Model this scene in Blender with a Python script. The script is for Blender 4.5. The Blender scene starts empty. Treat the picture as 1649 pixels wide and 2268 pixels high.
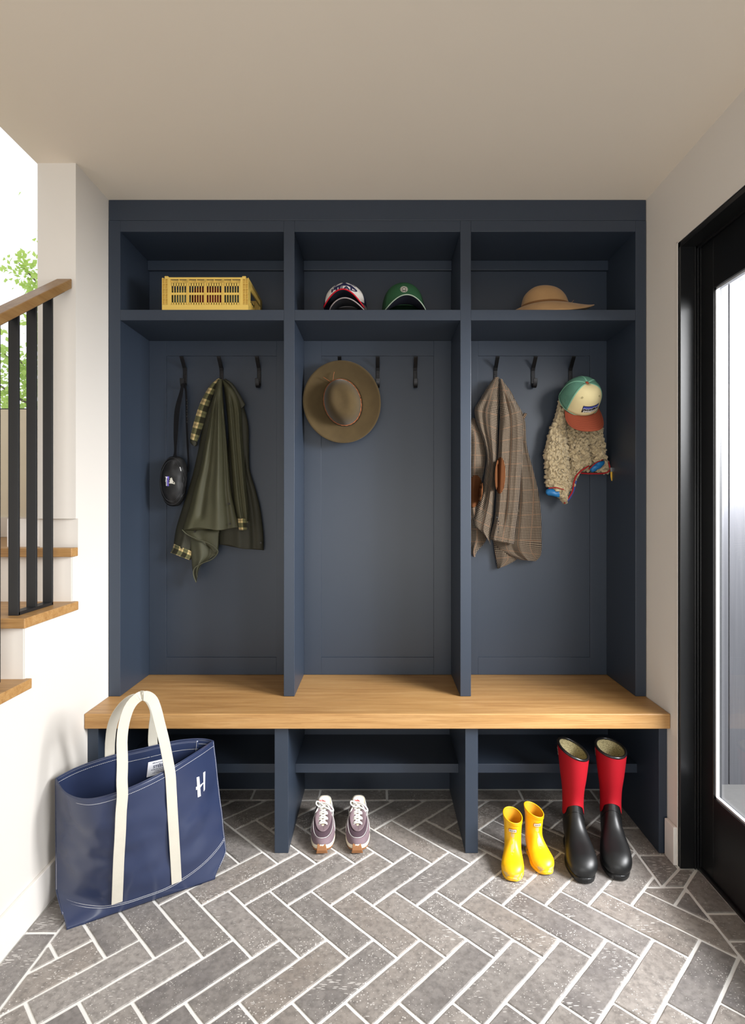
import bpy, bmesh, math, random
from mathutils import Vector, Matrix, noise
from mathutils.bvhtree import BVHTree

C = bpy.context.scene
COL = C.collection
PI = math.pi

# ------------------------------------------------------------------ camera
F, CX, CY, HC = 1250.0, 838.0, 1115.0, 1.265      # focal length in px, principal point, eye height
W_PX, H_PX = 1649.0, 2268.0
cam_data = bpy.data.cameras.new('camera')
cam = bpy.data.objects.new('camera', cam_data); COL.objects.link(cam)
cam.location = (0, 0, HC); cam.rotation_euler = (PI / 2, 0, 0)
cam_data.sensor_fit = 'VERTICAL'; cam_data.sensor_height = 24.0
cam_data.lens = F / H_PX * 24.0
cam_data.shift_x = (W_PX / 2 - CX) / H_PX
cam_data.shift_y = (CY - H_PX / 2) / H_PX
cam_data.clip_start = 0.02
C.camera = cam

# ------------------------------------------------------------------ world, light, exposure
wd = bpy.data.worlds.new('overcast_sky'); C.world = wd; wd.use_nodes = True
bgn = wd.node_tree.nodes['Background']
bgn.inputs[0].default_value = (0.93, 0.97, 1.0, 1); bgn.inputs[1].default_value = 1.35
vs = C.view_settings
vs.view_transform = 'Standard'; vs.look = 'None'; vs.gamma = 1.0; vs.use_curve_mapping = False
vs.exposure = 0.06
C.cycles.use_denoising = True
C.cycles.max_bounces = 10
C.cycles.diffuse_bounces = 6
C.cycles.sample_clamp_indirect = 6.0

def area(name, loc, target, sx, sy, power, color=(1, 1, 1), spread=180):
    l = bpy.data.lights.new(name, 'AREA'); l.shape = 'RECTANGLE'; l.size = sx; l.size_y = sy
    l.energy = power; l.color = color; l.spread = math.radians(spread)
    o = bpy.data.objects.new(name, l); COL.objects.link(o); o.location = loc
    d = Vector(target) - Vector(loc)
    o.rotation_euler = d.to_track_quat('-Z', 'Y').to_euler()
    return o
area('daylight_through_door', (2.75, 0.75, 2.1), (0.0, 1.95, 0.8), 1.2, 1.2, 285, (0.985, 0.99, 1.0))
area('side_fill_light', (2.6, -0.6, 2.2), (0.0, 0.9, 0.0), 1.5, 1.3, 150, (0.985, 0.99, 1.0))  # added fill, shines in through the made-up side opening
area('rear_fill_light', (0.0, -2.05, 0.9), (0.0, 0.6, 2.4), 1.8, 1.2, 36, (1.0, 0.97, 0.92))  # added fill behind the camera, aimed up to brighten the ceiling
area('stairwell_fill_light', (-1.75, 1.6, 4.25), (-1.75, 1.7, 0.0), 0.9, 1.6, 11, (1.0, 1.0, 0.98))  # added overhead fill; the stairwell has no skylight

# ------------------------------------------------------------------ helpers
def P(px, py, Y):
    """world point seen at a photo pixel at depth Y"""
    return Vector(((px - CX) * Y / F, Y, HC - (py - CY) * Y / F))

def lin(c):
    return tuple(((v / 255) / 12.92 if v / 255 <= 0.04045 else ((v / 255 + 0.055) / 1.055) ** 2.4) for v in c)

class G:
    """tiny node graph helper"""
    def __init__(s, name):
        s.m = bpy.data.materials.new(name); s.m.use_nodes = True
        s.t = s.m.node_tree; s.b = s.t.nodes['Principled BSDF']; s.out = s.t.nodes['Material Output']
    def n(s, kind, **kw):
        nd = s.t.nodes.new(kind)
        for k, v in kw.items():
            if k in nd.inputs: s.set(nd, k, v)
            else: setattr(nd, k, v)
        return nd
    def set(s, nd, k, v):
        if isinstance(v, bpy.types.NodeSocket): s.t.links.new(v, nd.inputs[k])
        else:
            if isinstance(v, tuple) and len(v) == 3 and nd.inputs[k].type == 'RGBA': v = v + (1,)
            nd.inputs[k].default_value = v
    def math(s, op, a, b=None, c=None, clamp=False):
        nd = s.t.nodes.new('ShaderNodeMath'); nd.operation = op; nd.use_clamp = clamp
        for i, v in enumerate((a, b, c)):
            if v is None: continue
            if isinstance(v, bpy.types.NodeSocket): s.t.links.new(v, nd.inputs[i])
            else: nd.inputs[i].default_value = v
        return nd.outputs[0]
    def mix(s, f, a, b, blend='MIX'):
        nd = s.t.nodes.new('ShaderNodeMix'); nd.data_type = 'RGBA'; nd.blend_type = blend
        for i, v in ((0, f), (6, a), (7, b)):
            if isinstance(v, bpy.types.NodeSocket): s.t.links.new(v, nd.inputs[i])
            else: nd.inputs[i].default_value = (v + (1,)) if isinstance(v, tuple) and len(v) == 3 else v
        return nd.outputs[2]
    def coord(s, kind='Object', scale=None, rot=None):
        tc = s.t.nodes.new('ShaderNodeTexCoord'); o = tc.outputs[kind]
        if scale or rot:
            mp = s.t.nodes.new('ShaderNodeMapping'); s.t.links.new(o, mp.inputs[0])
            if scale: mp.inputs['Scale'].default_value = scale
            if rot: mp.inputs['Rotation'].default_value = rot
            o = mp.outputs[0]
        return o
    def noise(s, vec, scale, detail=3, rough=0.5, dist=0.0):
        nd = s.t.nodes.new('ShaderNodeTexNoise'); s.t.links.new(vec, nd.inputs['Vector'])
        nd.inputs['Scale'].default_value = scale; nd.inputs['Detail'].default_value = detail
        nd.inputs['Roughness'].default_value = rough; nd.inputs['Distortion'].default_value = dist
        return nd.outputs['Fac']
    def ramp(s, f, stops):
        nd = s.t.nodes.new('ShaderNodeValToRGB'); s.t.links.new(f, nd.inputs[0])
        e = nd.color_ramp.elements
        while len(e) > len(stops): e.remove(e[-1])
        while len(e) < len(stops): e.new(1.0)
        for el, (p, c) in zip(e, stops):
            el.position = p; el.color = (c + (1,)) if len(c) == 3 else c
        return nd.outputs[0]
    def bump(s, h, strength=0.3, dist=0.002):
        nd = s.t.nodes.new('ShaderNodeBump'); s.t.links.new(h, nd.inputs['Height'])
        nd.inputs['Strength'].default_value = strength; nd.inputs['Distance'].default_value = dist
        s.t.links.new(nd.outputs[0], s.b.inputs['Normal'])
    def fin(s, color=None, rough=None, metal=None, spec=None, **kw):
        for k, v in (('Base Color', color), ('Roughness', rough), ('Metallic', metal), ('Specular IOR Level', spec)):
            if v is not None: s.set(s.b, k, v)
        for k, v in kw.items(): s.set(s.b, k.replace('_', ' '), v)
        return s.m

MATS = {}
def plain(name, rgb, rough=0.5, metal=0.0, spec=0.5, var=0.06, bump=0.0, bscale=300, nscale=12, **kw):
    """procedural paint / cloth / plastic: slight noise variation and fine bump"""
    if name in MATS: return MATS[name]
    g = G(name); v = g.coord('Object'); c = lin(rgb)
    nz = g.noise(v, nscale, 4)
    col = g.mix(nz, tuple(x * (1 - var) for x in c), tuple(min(1, x * (1 + var)) for x in c))
    if bump: g.bump(g.noise(v, bscale, 2), bump, 0.001)
    MATS[name] = g.fin(col, rough, metal, spec, **kw)
    return MATS[name]

def _mat_wood(name, along='X', tone=1.0):
    g = G(name)
    sc = {'X': (1.2, 22, 22), 'Y': (22, 1.2, 22)}[along]
    v = g.coord('Object', sc)
    n1 = g.noise(v, 2.2, 6, 0.6, 0.6); n2 = g.noise(v, 9, 4, 0.65)
    n3 = g.noise(g.coord('Object', {'X': (5, 260, 260), 'Y': (260, 5, 260)}[along]), 1.0, 3, 0.6)
    c1 = g.ramp(n1, [(0.28, tuple(x * tone for x in lin((152, 112, 66)))), (0.5, tuple(x * tone for x in lin((176, 136, 85)))), (0.74, tuple(x * tone for x in lin((192, 154, 103))))])
    c = g.mix(g.math('MULTIPLY', n2, 0.4), c1, tuple(x * tone for x in lin((146, 104, 60))), 'MIX')
    c = g.mix(g.math('MULTIPLY', g.math('GREATER_THAN', n3, 0.56), 0.30), c, lin((122, 84, 46)))
    g.bump(n3, 0.12, 0.0006)
    return g.fin(c, 0.42, 0, 0.4)
M_OAK = _mat_wood('oak_along_x'); M_OAKY = _mat_wood('oak_along_y')
M_RAIL = _mat_wood('oak_handrail', 'Y', 0.62)

def _wall(name, rgb):
    g = G(name); v = g.coord('Object')
    nz = g.noise(v, 2.5, 3); c = lin(rgb)
    g.bump(g.noise(v, 420, 2), 0.05, 0.0005)
    return g.fin(g.mix(nz, tuple(x * 0.985 for x in c), c), 0.62, 0, 0.3)
M_WALL = _wall('white_wall_paint', (216, 211, 204))
M_CEIL = _wall('ceiling_paint', (228, 219, 205))
M_TRIM = plain('white_trim_paint', (226, 221, 215), 0.4, var=0.01)
M_RISER = plain('riser_paint', (222, 216, 208), 0.45, var=0.01)
M_NAVY = plain('navy_cabinet_paint', (44, 53, 66), 0.40, var=0.03, bump=0.02, spec=0.45)
M_BLACKDOOR = plain('black_door_paint', (18, 19, 21), 0.32, var=0.05, spec=0.5)
M_IRON = plain('black_iron', (27, 28, 30), 0.45, var=0.08, bump=0.05)
M_GROUT = plain('white_grout', (232, 230, 226), 0.85, var=0.05, bump=0.3, bscale=500, nscale=40)

def off_of(parent):
    v = Vector((0, 0, 0))
    while parent is not None:
        v += parent.location; parent = parent.parent
    return v

class MB:
    """collects verts / faces (world coordinates) and links them as ONE mesh object"""
    def __init__(s): s.v = []; s.f = []; s.uv = {}; s.mi = []; s.cur = 0
    def add(s, verts, faces, uvs=None):
        o = len(s.v); s.v += [tuple(p) for p in verts]
        for f in faces:
            s.f.append([i + o for i in f]); s.mi.append(s.cur)
        if uvs:
            for i, u in enumerate(uvs): s.uv[i + o] = u
        return s
    def box(s, x0, x1, y0, y1, z0, z1):
        v = [(x, y, z) for z in (z0, z1) for y in (y0, y1) for x in (x0, x1)]
        return s.add(v, [(0, 2, 3, 1), (4, 5, 7, 6), (0, 1, 5, 4), (2, 6, 7, 3), (0, 4, 6, 2), (1, 3, 7, 5)])
    def grid(s, rows, closed_u=False, closed_v=False, uvf=None, cap0=False, cap1=False):
        """rows: list of equal-length point lists. u runs along a row, v across rows"""
        n, m = len(rows), len(rows[0]); v = [p for r in rows for p in r]; f = []
        for i in range(n if closed_v else n - 1):
            i2 = (i + 1) % n
            for j in range(m if closed_u else m - 1):
                j2 = (j + 1) % m
                f.append((i * m + j, i * m + j2, i2 * m + j2, i2 * m + j))
        if cap0: f.append(tuple(range(m))[::-1])
        if cap1: f.append(tuple((n - 1) * m + j for j in range(m)))
        uvs = [uvf(j / max(1, m - 1), i / max(1, n - 1)) for i in range(n) for j in range(m)] if uvf else None
        return s.add(v, f, uvs)
    def tube(s, pts, r, n=10, closed=False, caps=True, rb=None, up=None):
        """r: radius or list; rb: second half-axis for flat bands (then `up` fixes the wide direction)"""
        pts = [Vector(p) for p in pts]; rows = []; k = len(pts)
        prev = None
        for i, p in enumerate(pts):
            if closed: t = pts[(i + 1) % k] - pts[i - 1]
            else: t = pts[min(i + 1, k - 1)] - pts[max(i - 1, 0)]
            t.normalize()
            if up is not None:
                u = up[i] if isinstance(up, list) else up
                a = Vector(u) - t * t.dot(Vector(u))
            elif prev is None:
                a = t.orthogonal()
            else: a = prev - t * t.dot(prev)
            a.normalize(); prev = a; b = t.cross(a)
            ra = r[i] if isinstance(r, (list, tuple)) else r
            rr = (rb[i] if isinstance(rb, (list, tuple)) else rb) if rb is not None else ra
            rows.append([p + a * ra * math.cos(2 * PI * j / n) + b * rr * math.sin(2 * PI * j / n) for j in range(n)])
        return s.grid(rows, closed_u=True, closed_v=closed, cap0=caps and not closed, cap1=caps and not closed)
    def ribbon(s, pts, width, thick, up):
        """flat band with rectangular section; `up` = direction(s) of its width"""
        pts = [Vector(p) for p in pts]; rows = []; k = len(pts)
        for i, p in enumerate(pts):
            t = (pts[min(i + 1, k - 1)] - pts[max(i - 1, 0)]).normalized()
            u = Vector(up[i] if isinstance(up, list) else up)
            a = (u - t * t.dot(u)).normalized(); b = t.cross(a)
            w = width[i] if isinstance(width, (list, tuple)) else width
            rows.append([p + a * w / 2 + b * thick / 2, p - a * w / 2 + b * thick / 2, p - a * w / 2 - b * thick / 2, p + a * w / 2 - b * thick / 2])
        return s.grid(rows, closed_u=True, cap0=True, cap1=True)
    def ext(s, poly, axis, a, b):
        """extrude a 2-D polygon along an axis between a and b"""
        def q(p, h): return {'X': (h, p[0], p[1]), 'Y': (p[0], h, p[1]), 'Z': (p[0], p[1], h)}[axis]
        n = len(poly)
        v = [q(p, a) for p in poly] + [q(p, b) for p in poly]
        f = [tuple(range(n)), tuple(range(2 * n - 1, n - 1, -1))] + [(i, i + n, (i + 1) % n + n, (i + 1) % n) for i in range(n)]
        return s.add(v, f)
    def cyl(s, a, b, r, n=20, r2=None):
        return s.tube([a, b], [r, r if r2 is None else r2], n)
    def xf(s, M):
        s.v = [tuple(M @ Vector(p)) for p in s.v]; return s
    def build(s, name, mat, parent=None, smooth=False, bevel=0.0, sub=0, solid=0.0, seg=2, merge=0.0, recalc=True):
        off = off_of(parent)
        me = bpy.data.meshes.new(name)
        me.from_pydata([tuple(Vector(p) - off) for p in s.v], [], s.f)
        mats = mat if isinstance(mat, (list, tuple)) else [mat]
        for m_ in mats: me.materials.append(m_)
        if len(mats) > 1:
            for p_, k in zip(me.polygons, s.mi): p_.material_index = k
        if s.uv:
            ul = me.uv_layers.new(name='UVMap')
            for lp in me.loops: ul.data[lp.index].uv = s.uv.get(lp.vertex_index, (0, 0))
        if recalc or merge:
            bm = bmesh.new(); bm.from_mesh(me)
            if merge: bmesh.ops.remove_doubles(bm, verts=bm.verts, dist=merge)
            if recalc: bmesh.ops.recalc_face_normals(bm, faces=bm.faces)
            bm.to_mesh(me); bm.free()
        if smooth:
            for p_ in me.polygons: p_.use_smooth = True
        o = bpy.data.objects.new(name, me); COL.objects.link(o); o.parent = parent
        if solid:
            md = o.modifiers.new('solid', 'SOLIDIFY'); md.thickness = solid; md.offset = -1
        if bevel:
            md = o.modifiers.new('bevel', 'BEVEL'); md.width = bevel; md.segments = seg; md.limit_method = 'ANGLE'; md.angle_limit = math.radians(40)
        if sub:
            md = o.modifiers.new('sub', 'SUBSURF'); md.levels = sub; md.render_levels = sub
        return o

def tag(o, label=None, cat=None, group=None, kind=None):
    if label: o['label'] = label
    if cat: o['category'] = cat
    if group: o['group'] = group
    if kind: o['kind'] = kind
    return o
def thing(name, label, cat, loc=(0, 0, 0), group=None):
    o = bpy.data.objects.new(name, None); COL.objects.link(o); o.location = loc
    o.empty_display_size = 0.05
    return tag(o, label, cat, group)
def structure(o, label=None, cat=None): return tag(o, label, cat, kind='structure')
def copy_tree(o, parent=None):
    c = o.copy(); COL.objects.link(c); c.parent = parent
    for ch in list(o.children): copy_tree(ch, c)
    return c

def catmull(pts, n):
    """n points evenly through control tuples"""
    k = len(pts); out = []
    for i in range(n):
        t = i / (n - 1) * (k - 1); a = min(int(t), k - 2); u = t - a
        p0, p1, p2, p3 = pts[max(a - 1, 0)], pts[a], pts[a + 1], pts[min(a + 2, k - 1)]
        out.append(tuple(0.5 * ((2 * q1) + (-q0 + q2) * u + (2 * q0 - 5 * q1 + 4 * q2 - q3) * u * u + (-q0 + 3 * q1 - 3 * q2 + q3) * u ** 3)
                         for q0, q1, q2, q3 in zip(p0, p1, p2, p3)))
    return out
def lerp(a, b, t): return a + (b - a) * t
def sstep(a, b, x):
    t = max(0, min(1, (x - a) / (b - a))); return t * t * (3 - 2 * t)

def text_geo(s, size, font=None, spacing=1.0, bold=0.0):
    """flat 2-D outline mesh of a string, centred: (verts2d, faces)"""
    cu = bpy.data.curves.new('lettering', 'FONT'); cu.body = s; cu.size = size; cu.align_x = 'CENTER'; cu.align_y = 'CENTER'
    cu.space_character = spacing; cu.offset = bold; cu.resolution_u = 3
    o = bpy.data.objects.new('lettering', cu); COL.objects.link(o)
    dg = bpy.context.evaluated_depsgraph_get(); dg.update()
    me = o.evaluated_get(dg).to_mesh()
    v = [(p.co.x, p.co.y) for p in me.vertices]; f = [tuple(q.vertices) for q in me.polygons]
    o.evaluated_get(dg).to_mesh_clear()
    bpy.data.objects.remove(o); bpy.data.curves.remove(cu)
    return v, f
def rrect(w, h, r, n=4):
    out = []
    for cx, cy, a0 in ((w / 2 - r, h / 2 - r, 0), (-w / 2 + r, h / 2 - r, 90), (-w / 2 + r, -h / 2 + r, 180), (w / 2 - r, -h / 2 + r, 270)):
        for i in range(n + 1):
            a = math.radians(a0 + 90 * i / n); out.append((cx + r * math.cos(a), cy + r * math.sin(a)))
    return out
def bvh_of(obj):
    """BVH of an object's mesh in world coordinates (objects here carry only locations while being built)"""
    off = off_of(obj)
    return BVHTree.FromPolygons([Vector(v.co) + off for v in obj.data.vertices], [tuple(p.vertices) for p in obj.data.polygons])
def stick(v2, f2, origin, ux, uy, bvh, d, off, grid=0.004):
    """lay a flat 2-D design on a surface: cast every (subdivided) vertex along d, lift it by off"""
    bm = bmesh.new()
    vs_ = [bm.verts.new((p[0], p[1], 0)) for p in v2]
    for f in f2:
        try: bm.faces.new([vs_[i] for i in f])
        except ValueError: pass
    if grid:
        for ax in (0, 1):
            lo = min(p[ax] for p in v2); hi = max(p[ax] for p in v2); k = int((hi - lo) / grid)
            for i in range(1, k + 1):
                c = [0, 0, 0]; c[ax] = lo + (hi - lo) * i / (k + 1); nn = [0, 0, 0]; nn[ax] = 1
                bmesh.ops.bisect_plane(bm, geom=bm.verts[:] + bm.edges[:] + bm.faces[:], plane_co=c, plane_no=nn, dist=1e-7)
    bm.verts.ensure_lookup_table(); bm.verts.index_update()
    O, U, V_, D = Vector(origin), Vector(ux), Vector(uy), Vector(d).normalized()
    out = []
    for w in bm.verts:
        p = O + U * w.co.x + V_ * w.co.y
        h = bvh.ray_cast(p - D * 0.3, D)
        q = (h[0] - D * off) if h[0] is not None else p - D * off
        out.append(q)
    faces = [tuple(v.index for v in f.verts) for f in bm.faces]
    bm.free()
    return out, faces
# ================================================================== THE ROOM
XL, XR = -1.052, 1.043            # side wall planes
ZC = 2.448                        # ceiling
YB = 2.50                         # wall behind the lockers
JX = 1.112                        # door leaf plane (recessed in the right wall)

# ---- floor: grout bed + bricks clipped to herringbone field and border courses
def clip(poly, a, b, c):          # keep a*x+b*y<=c
    out = []
    for i in range(len(poly)):
        p, q = poly[i], poly[(i + 1) % len(poly)]
        dp, dq = a * p[0] + b * p[1] - c, a * q[0] + b * q[1] - c
        if dp <= 0: out.append(p)
        if (dp < 0 < dq) or (dq < 0 < dp):
            t = dp / (dp - dq); out.append((p[0] + (q[0] - p[0]) * t, p[1] + (q[1] - p[1]) * t))
    return out
def area2(p): return 0.5 * sum(p[i][0] * p[(i + 1) % len(p)][1] - p[(i + 1) % len(p)][0] * p[i][1] for i in range(len(p)))
def inset(poly, d):
    if area2(poly) < 0: poly = poly[::-1]
    q = poly; n = len(poly)
    for i in range(n):
        x0, y0 = poly[i]; x1, y1 = poly[(i + 1) % n]
        L = math.hypot(x1 - x0, y1 - y0)
        if L < 1e-6: continue
        nx, ny = (y1 - y0) / L, -(x1 - x0) / L      # outward
        q = clip(q, nx, ny, nx * x0 + ny * y0 - d)
        if len(q) < 3: return []
    return q
TW, TL = 0.0957, 0.291
s2 = math.sqrt(0.5); U = (s2, -s2); V = (s2, s2); O = (-0.0166, 1.7765)
def loc2(p, q): return (O[0] + p * U[0] + q * V[0], O[1] + p * U[1] + q * V[1])
FX0, FX1, FX2, FY1, FYJ, DYW = -0.947, 0.935, 1.010, 2.405, 1.862, 1.954
polys = []
for i in range(-45, 46):
    for j in range(-14, 15):
        p0, q0 = i * TW + j * TL, i * TW - j * TL
        for (a, b, w, h) in ((p0, q0, TL, TW), (p0 + TL, q0 + TW - TL, TW, TL)):
            pl = [loc2(a, b), loc2(a + w, b), loc2(a + w, b + h), loc2(a, b + h)]
            if max(p[1] for p in pl) < -1.9 or min(p[1] for p in pl) > FY1 or max(p[0] for p in pl) < -2.3 or min(p[0] for p in pl) > FX2: continue
            if sum(p[1] for p in pl) / 4 > 0.30:
                pl = clip(pl, -1, 0, -FX0)
            else: pl = clip(pl, -1, 0, 2.25)
            pl = clip(pl, 0, 1, FY1) if len(pl) > 2 else pl
            pl = clip(pl, 1, 0, FX2) if len(pl) > 2 else pl
            if len(pl) < 3: continue
            if max(p[0] for p in pl) > FX1 and max(p[1] for p in pl) > FYJ:
                a1, a2 = clip(pl, 1, 0, FX1), clip(pl, 0, 1, FYJ)
                r1 = clip(clip(pl, -1, 0, -FX1), 0, 1, FYJ); r2 = clip(clip(pl, 0, -1, -FYJ), 1, 0, FX1)
                s1 = abs(area2(a1)) if len(a1) > 2 else 0; s2_ = abs(area2(a2)) if len(a2) > 2 else 0
                pl, rest = (a1, r1) if s1 >= s2_ else (a2, r2)
                if len(rest) > 2: polys.append(rest)
                if len(pl) < 3: continue
            polys.append(pl)
def course(x0, x1, y0, y1, along, n, ph=0.0):
    """border course of bricks"""
    L = (x1 - x0) if along == 'X' else (y1 - y0)
    cuts = [0.0] + [c for c in [ph + k * TL for k in range(-1, int(L / TL) + 2)] if 0.03 < c < L - 0.03] + [L]
    for a, b in zip(cuts[:-1], cuts[1:]):
        polys.append([(x0 + a, y0), (x0 + b, y0), (x0 + b, y1), (x0 + a, y1)] if along == 'X' else [(x0, y0 + a), (x1, y0 + a), (x1, y0 + b), (x0, y0 + b)])
course(FX0, FX1, FY1, YB - 0.005, 'X', 0, 0.11)
polys.append([(FX0, FY1), (FX0, YB - 0.005), (XL + 0.01, YB - 0.005)])          # mitred corners
polys.append([(FX1, FY1), (FX1, YB - 0.005), (XR, YB - 0.005)])
polys.append([(FX1, FY1), (XR, YB - 0.005), (XR, 2.2), (FX1, 2.2)])
polys.append([(FX0, FY1), (XL + 0.01, YB - 0.005), (XL + 0.01, 2.25), (FX0, 2.25)])
course(XL + 0.01, FX0, 0.30, 2.25, 'Y', 0, 0.2)
polys.append([(FX1, 2.03), (XR, 2.03), (XR, 2.2), (FX1, 2.2)])
polys.append([(FX1, FYJ), (XR - 0.004, DYW), (XR - 0.004, 2.03), (FX1, 2.03)])
polys.append([(FX1, FYJ), (FX2, FYJ), (JX - 0.012, DYW), (XR - 0.004, DYW)])
course(FX2, JX - 0.005, 0.95, FYJ - 0.12, 'Y', 0, 0.1)
polys.append([(FX2, FYJ - 0.12), (JX - 0.005, FYJ - 0.12), (JX - 0.005, DYW), (JX - 0.012, DYW), (FX2, FYJ)])
course(FX2, JX - 0.07, -1.9, 0.95, 'Y', 0, 0.1)

random.seed(4)
fb = MB(); tint = []
fb.box(-2.3, 1.2, -2.0, 2.52, -0.08, -0.0035); tint += [None] * 6
for pl in polys:
    if area2(pl) < 0: pl = pl[::-1]
    base = inset(pl, 0.0053)
    if len(base) < 3 or abs(area2(base)) < 1.5e-4: continue
    # wobble long edges so the bricks look hand cut
    pts = []
    for i in range(len(base)):
        a, b = base[i], base[(i + 1) % len(base)]; L = math.hypot(b[0] - a[0], b[1] - a[1]); k = max(1, int(L / 0.03))
        for t in range(k):
            x, y = lerp(a[0], b[0], t / k), lerp(a[1], b[1], t / k)
            if t: x += random.uniform(-.0007, .0007); y += random.uniform(-.0007, .0007)
            pts.append((x, y))
    cx, cy = sum(p[0] for p in pts) / len(pts), sum(p[1] for p in pts) / len(pts)
    def shr(p, d):
        L = math.hypot(p[0] - cx, p[1] - cy); return (p[0] - (p[0] - cx) / L * d, p[1] - (p[1] - cy) / L * d)
    tilt = random.uniform(-.0005, .0005); n = len(pts)
    rings = [[(x, y, -0.004) for x, y in pts], [(x, y, -0.0012 + tilt) for x, y in pts], [(*shr(p, 0.0018), 0.0 + tilt) for p in pts]]
    vv = [p for r in rings for p in r]
    ff = [(r * n + i, r * n + (i + 1) % n, (r + 1) * n + (i + 1) % n, (r + 1) * n + i) for r in range(2) for i in range(n)] + [tuple(2 * n + i for i in range(n))]
    fb.cur = 1; fb.add(vv, ff); tint += [(random.random(), random.random())] * len(ff)
def _brick():
    g = G('grey_clay_brick')
    at = g.n('ShaderNodeAttribute', attribute_name='brick'); sp = g.n('ShaderNodeSeparateXYZ'); g.t.links.new(at.outputs['Vector'], sp.inputs[0])
    v = g.coord('Object')
    off = g.n('ShaderNodeVectorMath', operation='MULTIPLY_ADD'); g.t.links.new(at.outputs['Vector'], off.inputs[0]); off.inputs[1].default_value = (7, 13, 5); g.t.links.new(v, off.inputs[2])
    vo = off.outputs[0]
    n1 = g.noise(vo, 9, 6, 0.6); n2 = g.noise(vo, 60, 5, 0.65)
    base = g.ramp(sp.outputs[0], [(0.0, lin((114, 110, 109))), (0.4, lin((131, 126, 122))), (0.75, lin((141, 132, 124))), (1.0, lin((152, 147, 143)))])
    c = g.mix(g.math('MULTIPLY', g.math('SUBTRACT', n1, 0.3, clamp=True), 1.5), base, lin((164, 158, 152)))
    c = g.mix(g.math('MULTIPLY', g.math('SUBTRACT', n2, 0.42, clamp=True), 2.2), c, lin((88, 84, 81)))
    # pale flecks and short wire-cut scratches
    w = g.n('ShaderNodeTexVoronoi', feature='F1'); g.t.links.new(vo, w.inputs['Vector']); w.inputs['Scale'].default_value = 130
    fl = g.math('LESS_THAN', w.outputs['Distance'], g.math('MULTIPLY', g.math('SUBTRACT', g.noise(vo, 11, 3), 0.33), 0.78))
    mp = g.n('ShaderNodeMapping'); g.t.links.new(vo, mp.inputs[0]); mp.inputs['Rotation'].default_value = (0, 0, 0.9); mp.inputs['Scale'].default_value = (34, 210, 34)
    w2 = g.n('ShaderNodeTexVoronoi', feature='F1'); g.t.links.new(mp.outputs[0], w2.inputs['Vector']); w2.inputs['Scale'].default_value = 1.0
    sc = g.math('LESS_THAN', w2.outputs['Distance'], g.math('MULTIPLY', g.math('SUBTRACT', g.noise(vo, 7, 2), 0.42), 1.0))
    mask = g.math('MAXIMUM', fl, sc)
    c = g.mix(g.math('MULTIPLY', mask, 0.7), c, lin((225, 221, 216)))
    g.bump(g.math('ADD', g.math('MULTIPLY', n2, 0.8), g.noise(vo, 260, 3)), 0.35, 0.0012)
    return g.fin(c, g.math('ADD', g.math('MULTIPLY', n1, 0.25), 0.38), 0, 0.45)
floor = structure(fb.build('floor', [M_GROUT, _brick()], recalc=False), 'grey clay bricks laid herringbone with pale grout and border course', 'floor')
at = floor.data.attributes.new('brick', 'FLOAT_VECTOR', 'FACE')
for i, t in enumerate(tint):
    if t: at.data[i].vector = (t[0], t[1], (t[0] * 7.31 + t[1] * 3.7) % 1)

# ---- ceiling
structure(MB().box(-1.188, 1.30, -2.1, 2.62, ZC, ZC + 0.12).build('ceiling', M_CEIL), 'flat off-white painted ceiling over the lockers', 'ceiling')

# ---- left wall: stepped stringer wall under the stairs, full height pier beside the lockers
treads = [(1.914 - 0.262 * k, 1.113 - 0.185 * k) for k in range(6)]      # (nosing Y, top z)
prof = [(YB + 0.1, -0.08), (YB + 0.1, ZC + 0.001), (1.962, ZC + 0.001), (1.962, 1.212), (1.976, 1.212), (1.976, 1.083), (1.940, 1.083)]
for k in range(1, 6):
    z = treads[k][1] - 0.031; prof += [(1.940 - 0.262 * (k - 1), z), (1.940 - 0.262 * k, z)]
prof += [(prof[-1][0], -0.08)]
structure(MB().ext(prof, 'X', XL - 0.133, XL).build('wall_left', M_WALL), 'bright white wall beside the lockers, stepped under the stairs', 'wall')
structure(MB().box(-2.42, -2.3, -2.1, 2.7, -0.08, 4.3).build('wall_stairwell', M_WALL), 'outer white wall of the stairwell', 'wall')
structure(MB().box(XL - 0.14, XR + 0.3, YB + 0.1, YB + 0.22, -0.08, ZC + 0.1).build('wall_back', M_WALL), 'wall behind the lockers', 'wall')
# landing wall with the stair window
WX0, WX1, WZ0, WZ1 = -2.25, -1.20, 1.69, 3.75
b = MB(); b.box(-2.42, XL - 0.13, 2.55, 2.67, -0.08, WZ0); b.box(-2.42, XL - 0.13, 2.55, 2.67, WZ1, 4.3)
b.box(-2.42, WX0, 2.55, 2.67, WZ0, WZ1); b.box(WX1, XL - 0.13, 2.55, 2.67, WZ0, WZ1)
structure(b.build('wall_landing', plain('landing_wall_bounce_tint', (226, 218, 198), 0.6, var=0.01)), 'white wall, tinted cream for bounced light, under the window on the stair landing', 'wall')  # white wall in shade; its warm bounced light is painted into the colour
structure(MB().box(-2.3, -1.19, 2.535, 2.55, 1.113, 1.203).build('baseboard_landing', M_TRIM, bevel=0.002), 'white baseboard along the stair landing', 'baseboard')
b = MB(); b.box(-1.188, -1.10, -2.1, 2.62, ZC + 0.12, 4.3); b.box(-2.42, -1.10, -2.1, 2.67, 4.3, 4.4)
structure(b.build('wall_upper', M_WALL), 'upper white wall enclosing the stairwell', 'wall')
wf = MB(); fr = 0.022
wf.box(WX0, WX0 + fr, 2.56, 2.62, WZ0, WZ1); wf.box(WX1 - fr, WX1, 2.56, 2.62, WZ0, WZ1)
wf.box(WX0, WX1, 2.56, 2.62, WZ0, WZ0 + 0.006); wf.box(WX0, WX1, 2.56, 2.62, WZ1 - fr, WZ1)
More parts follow.
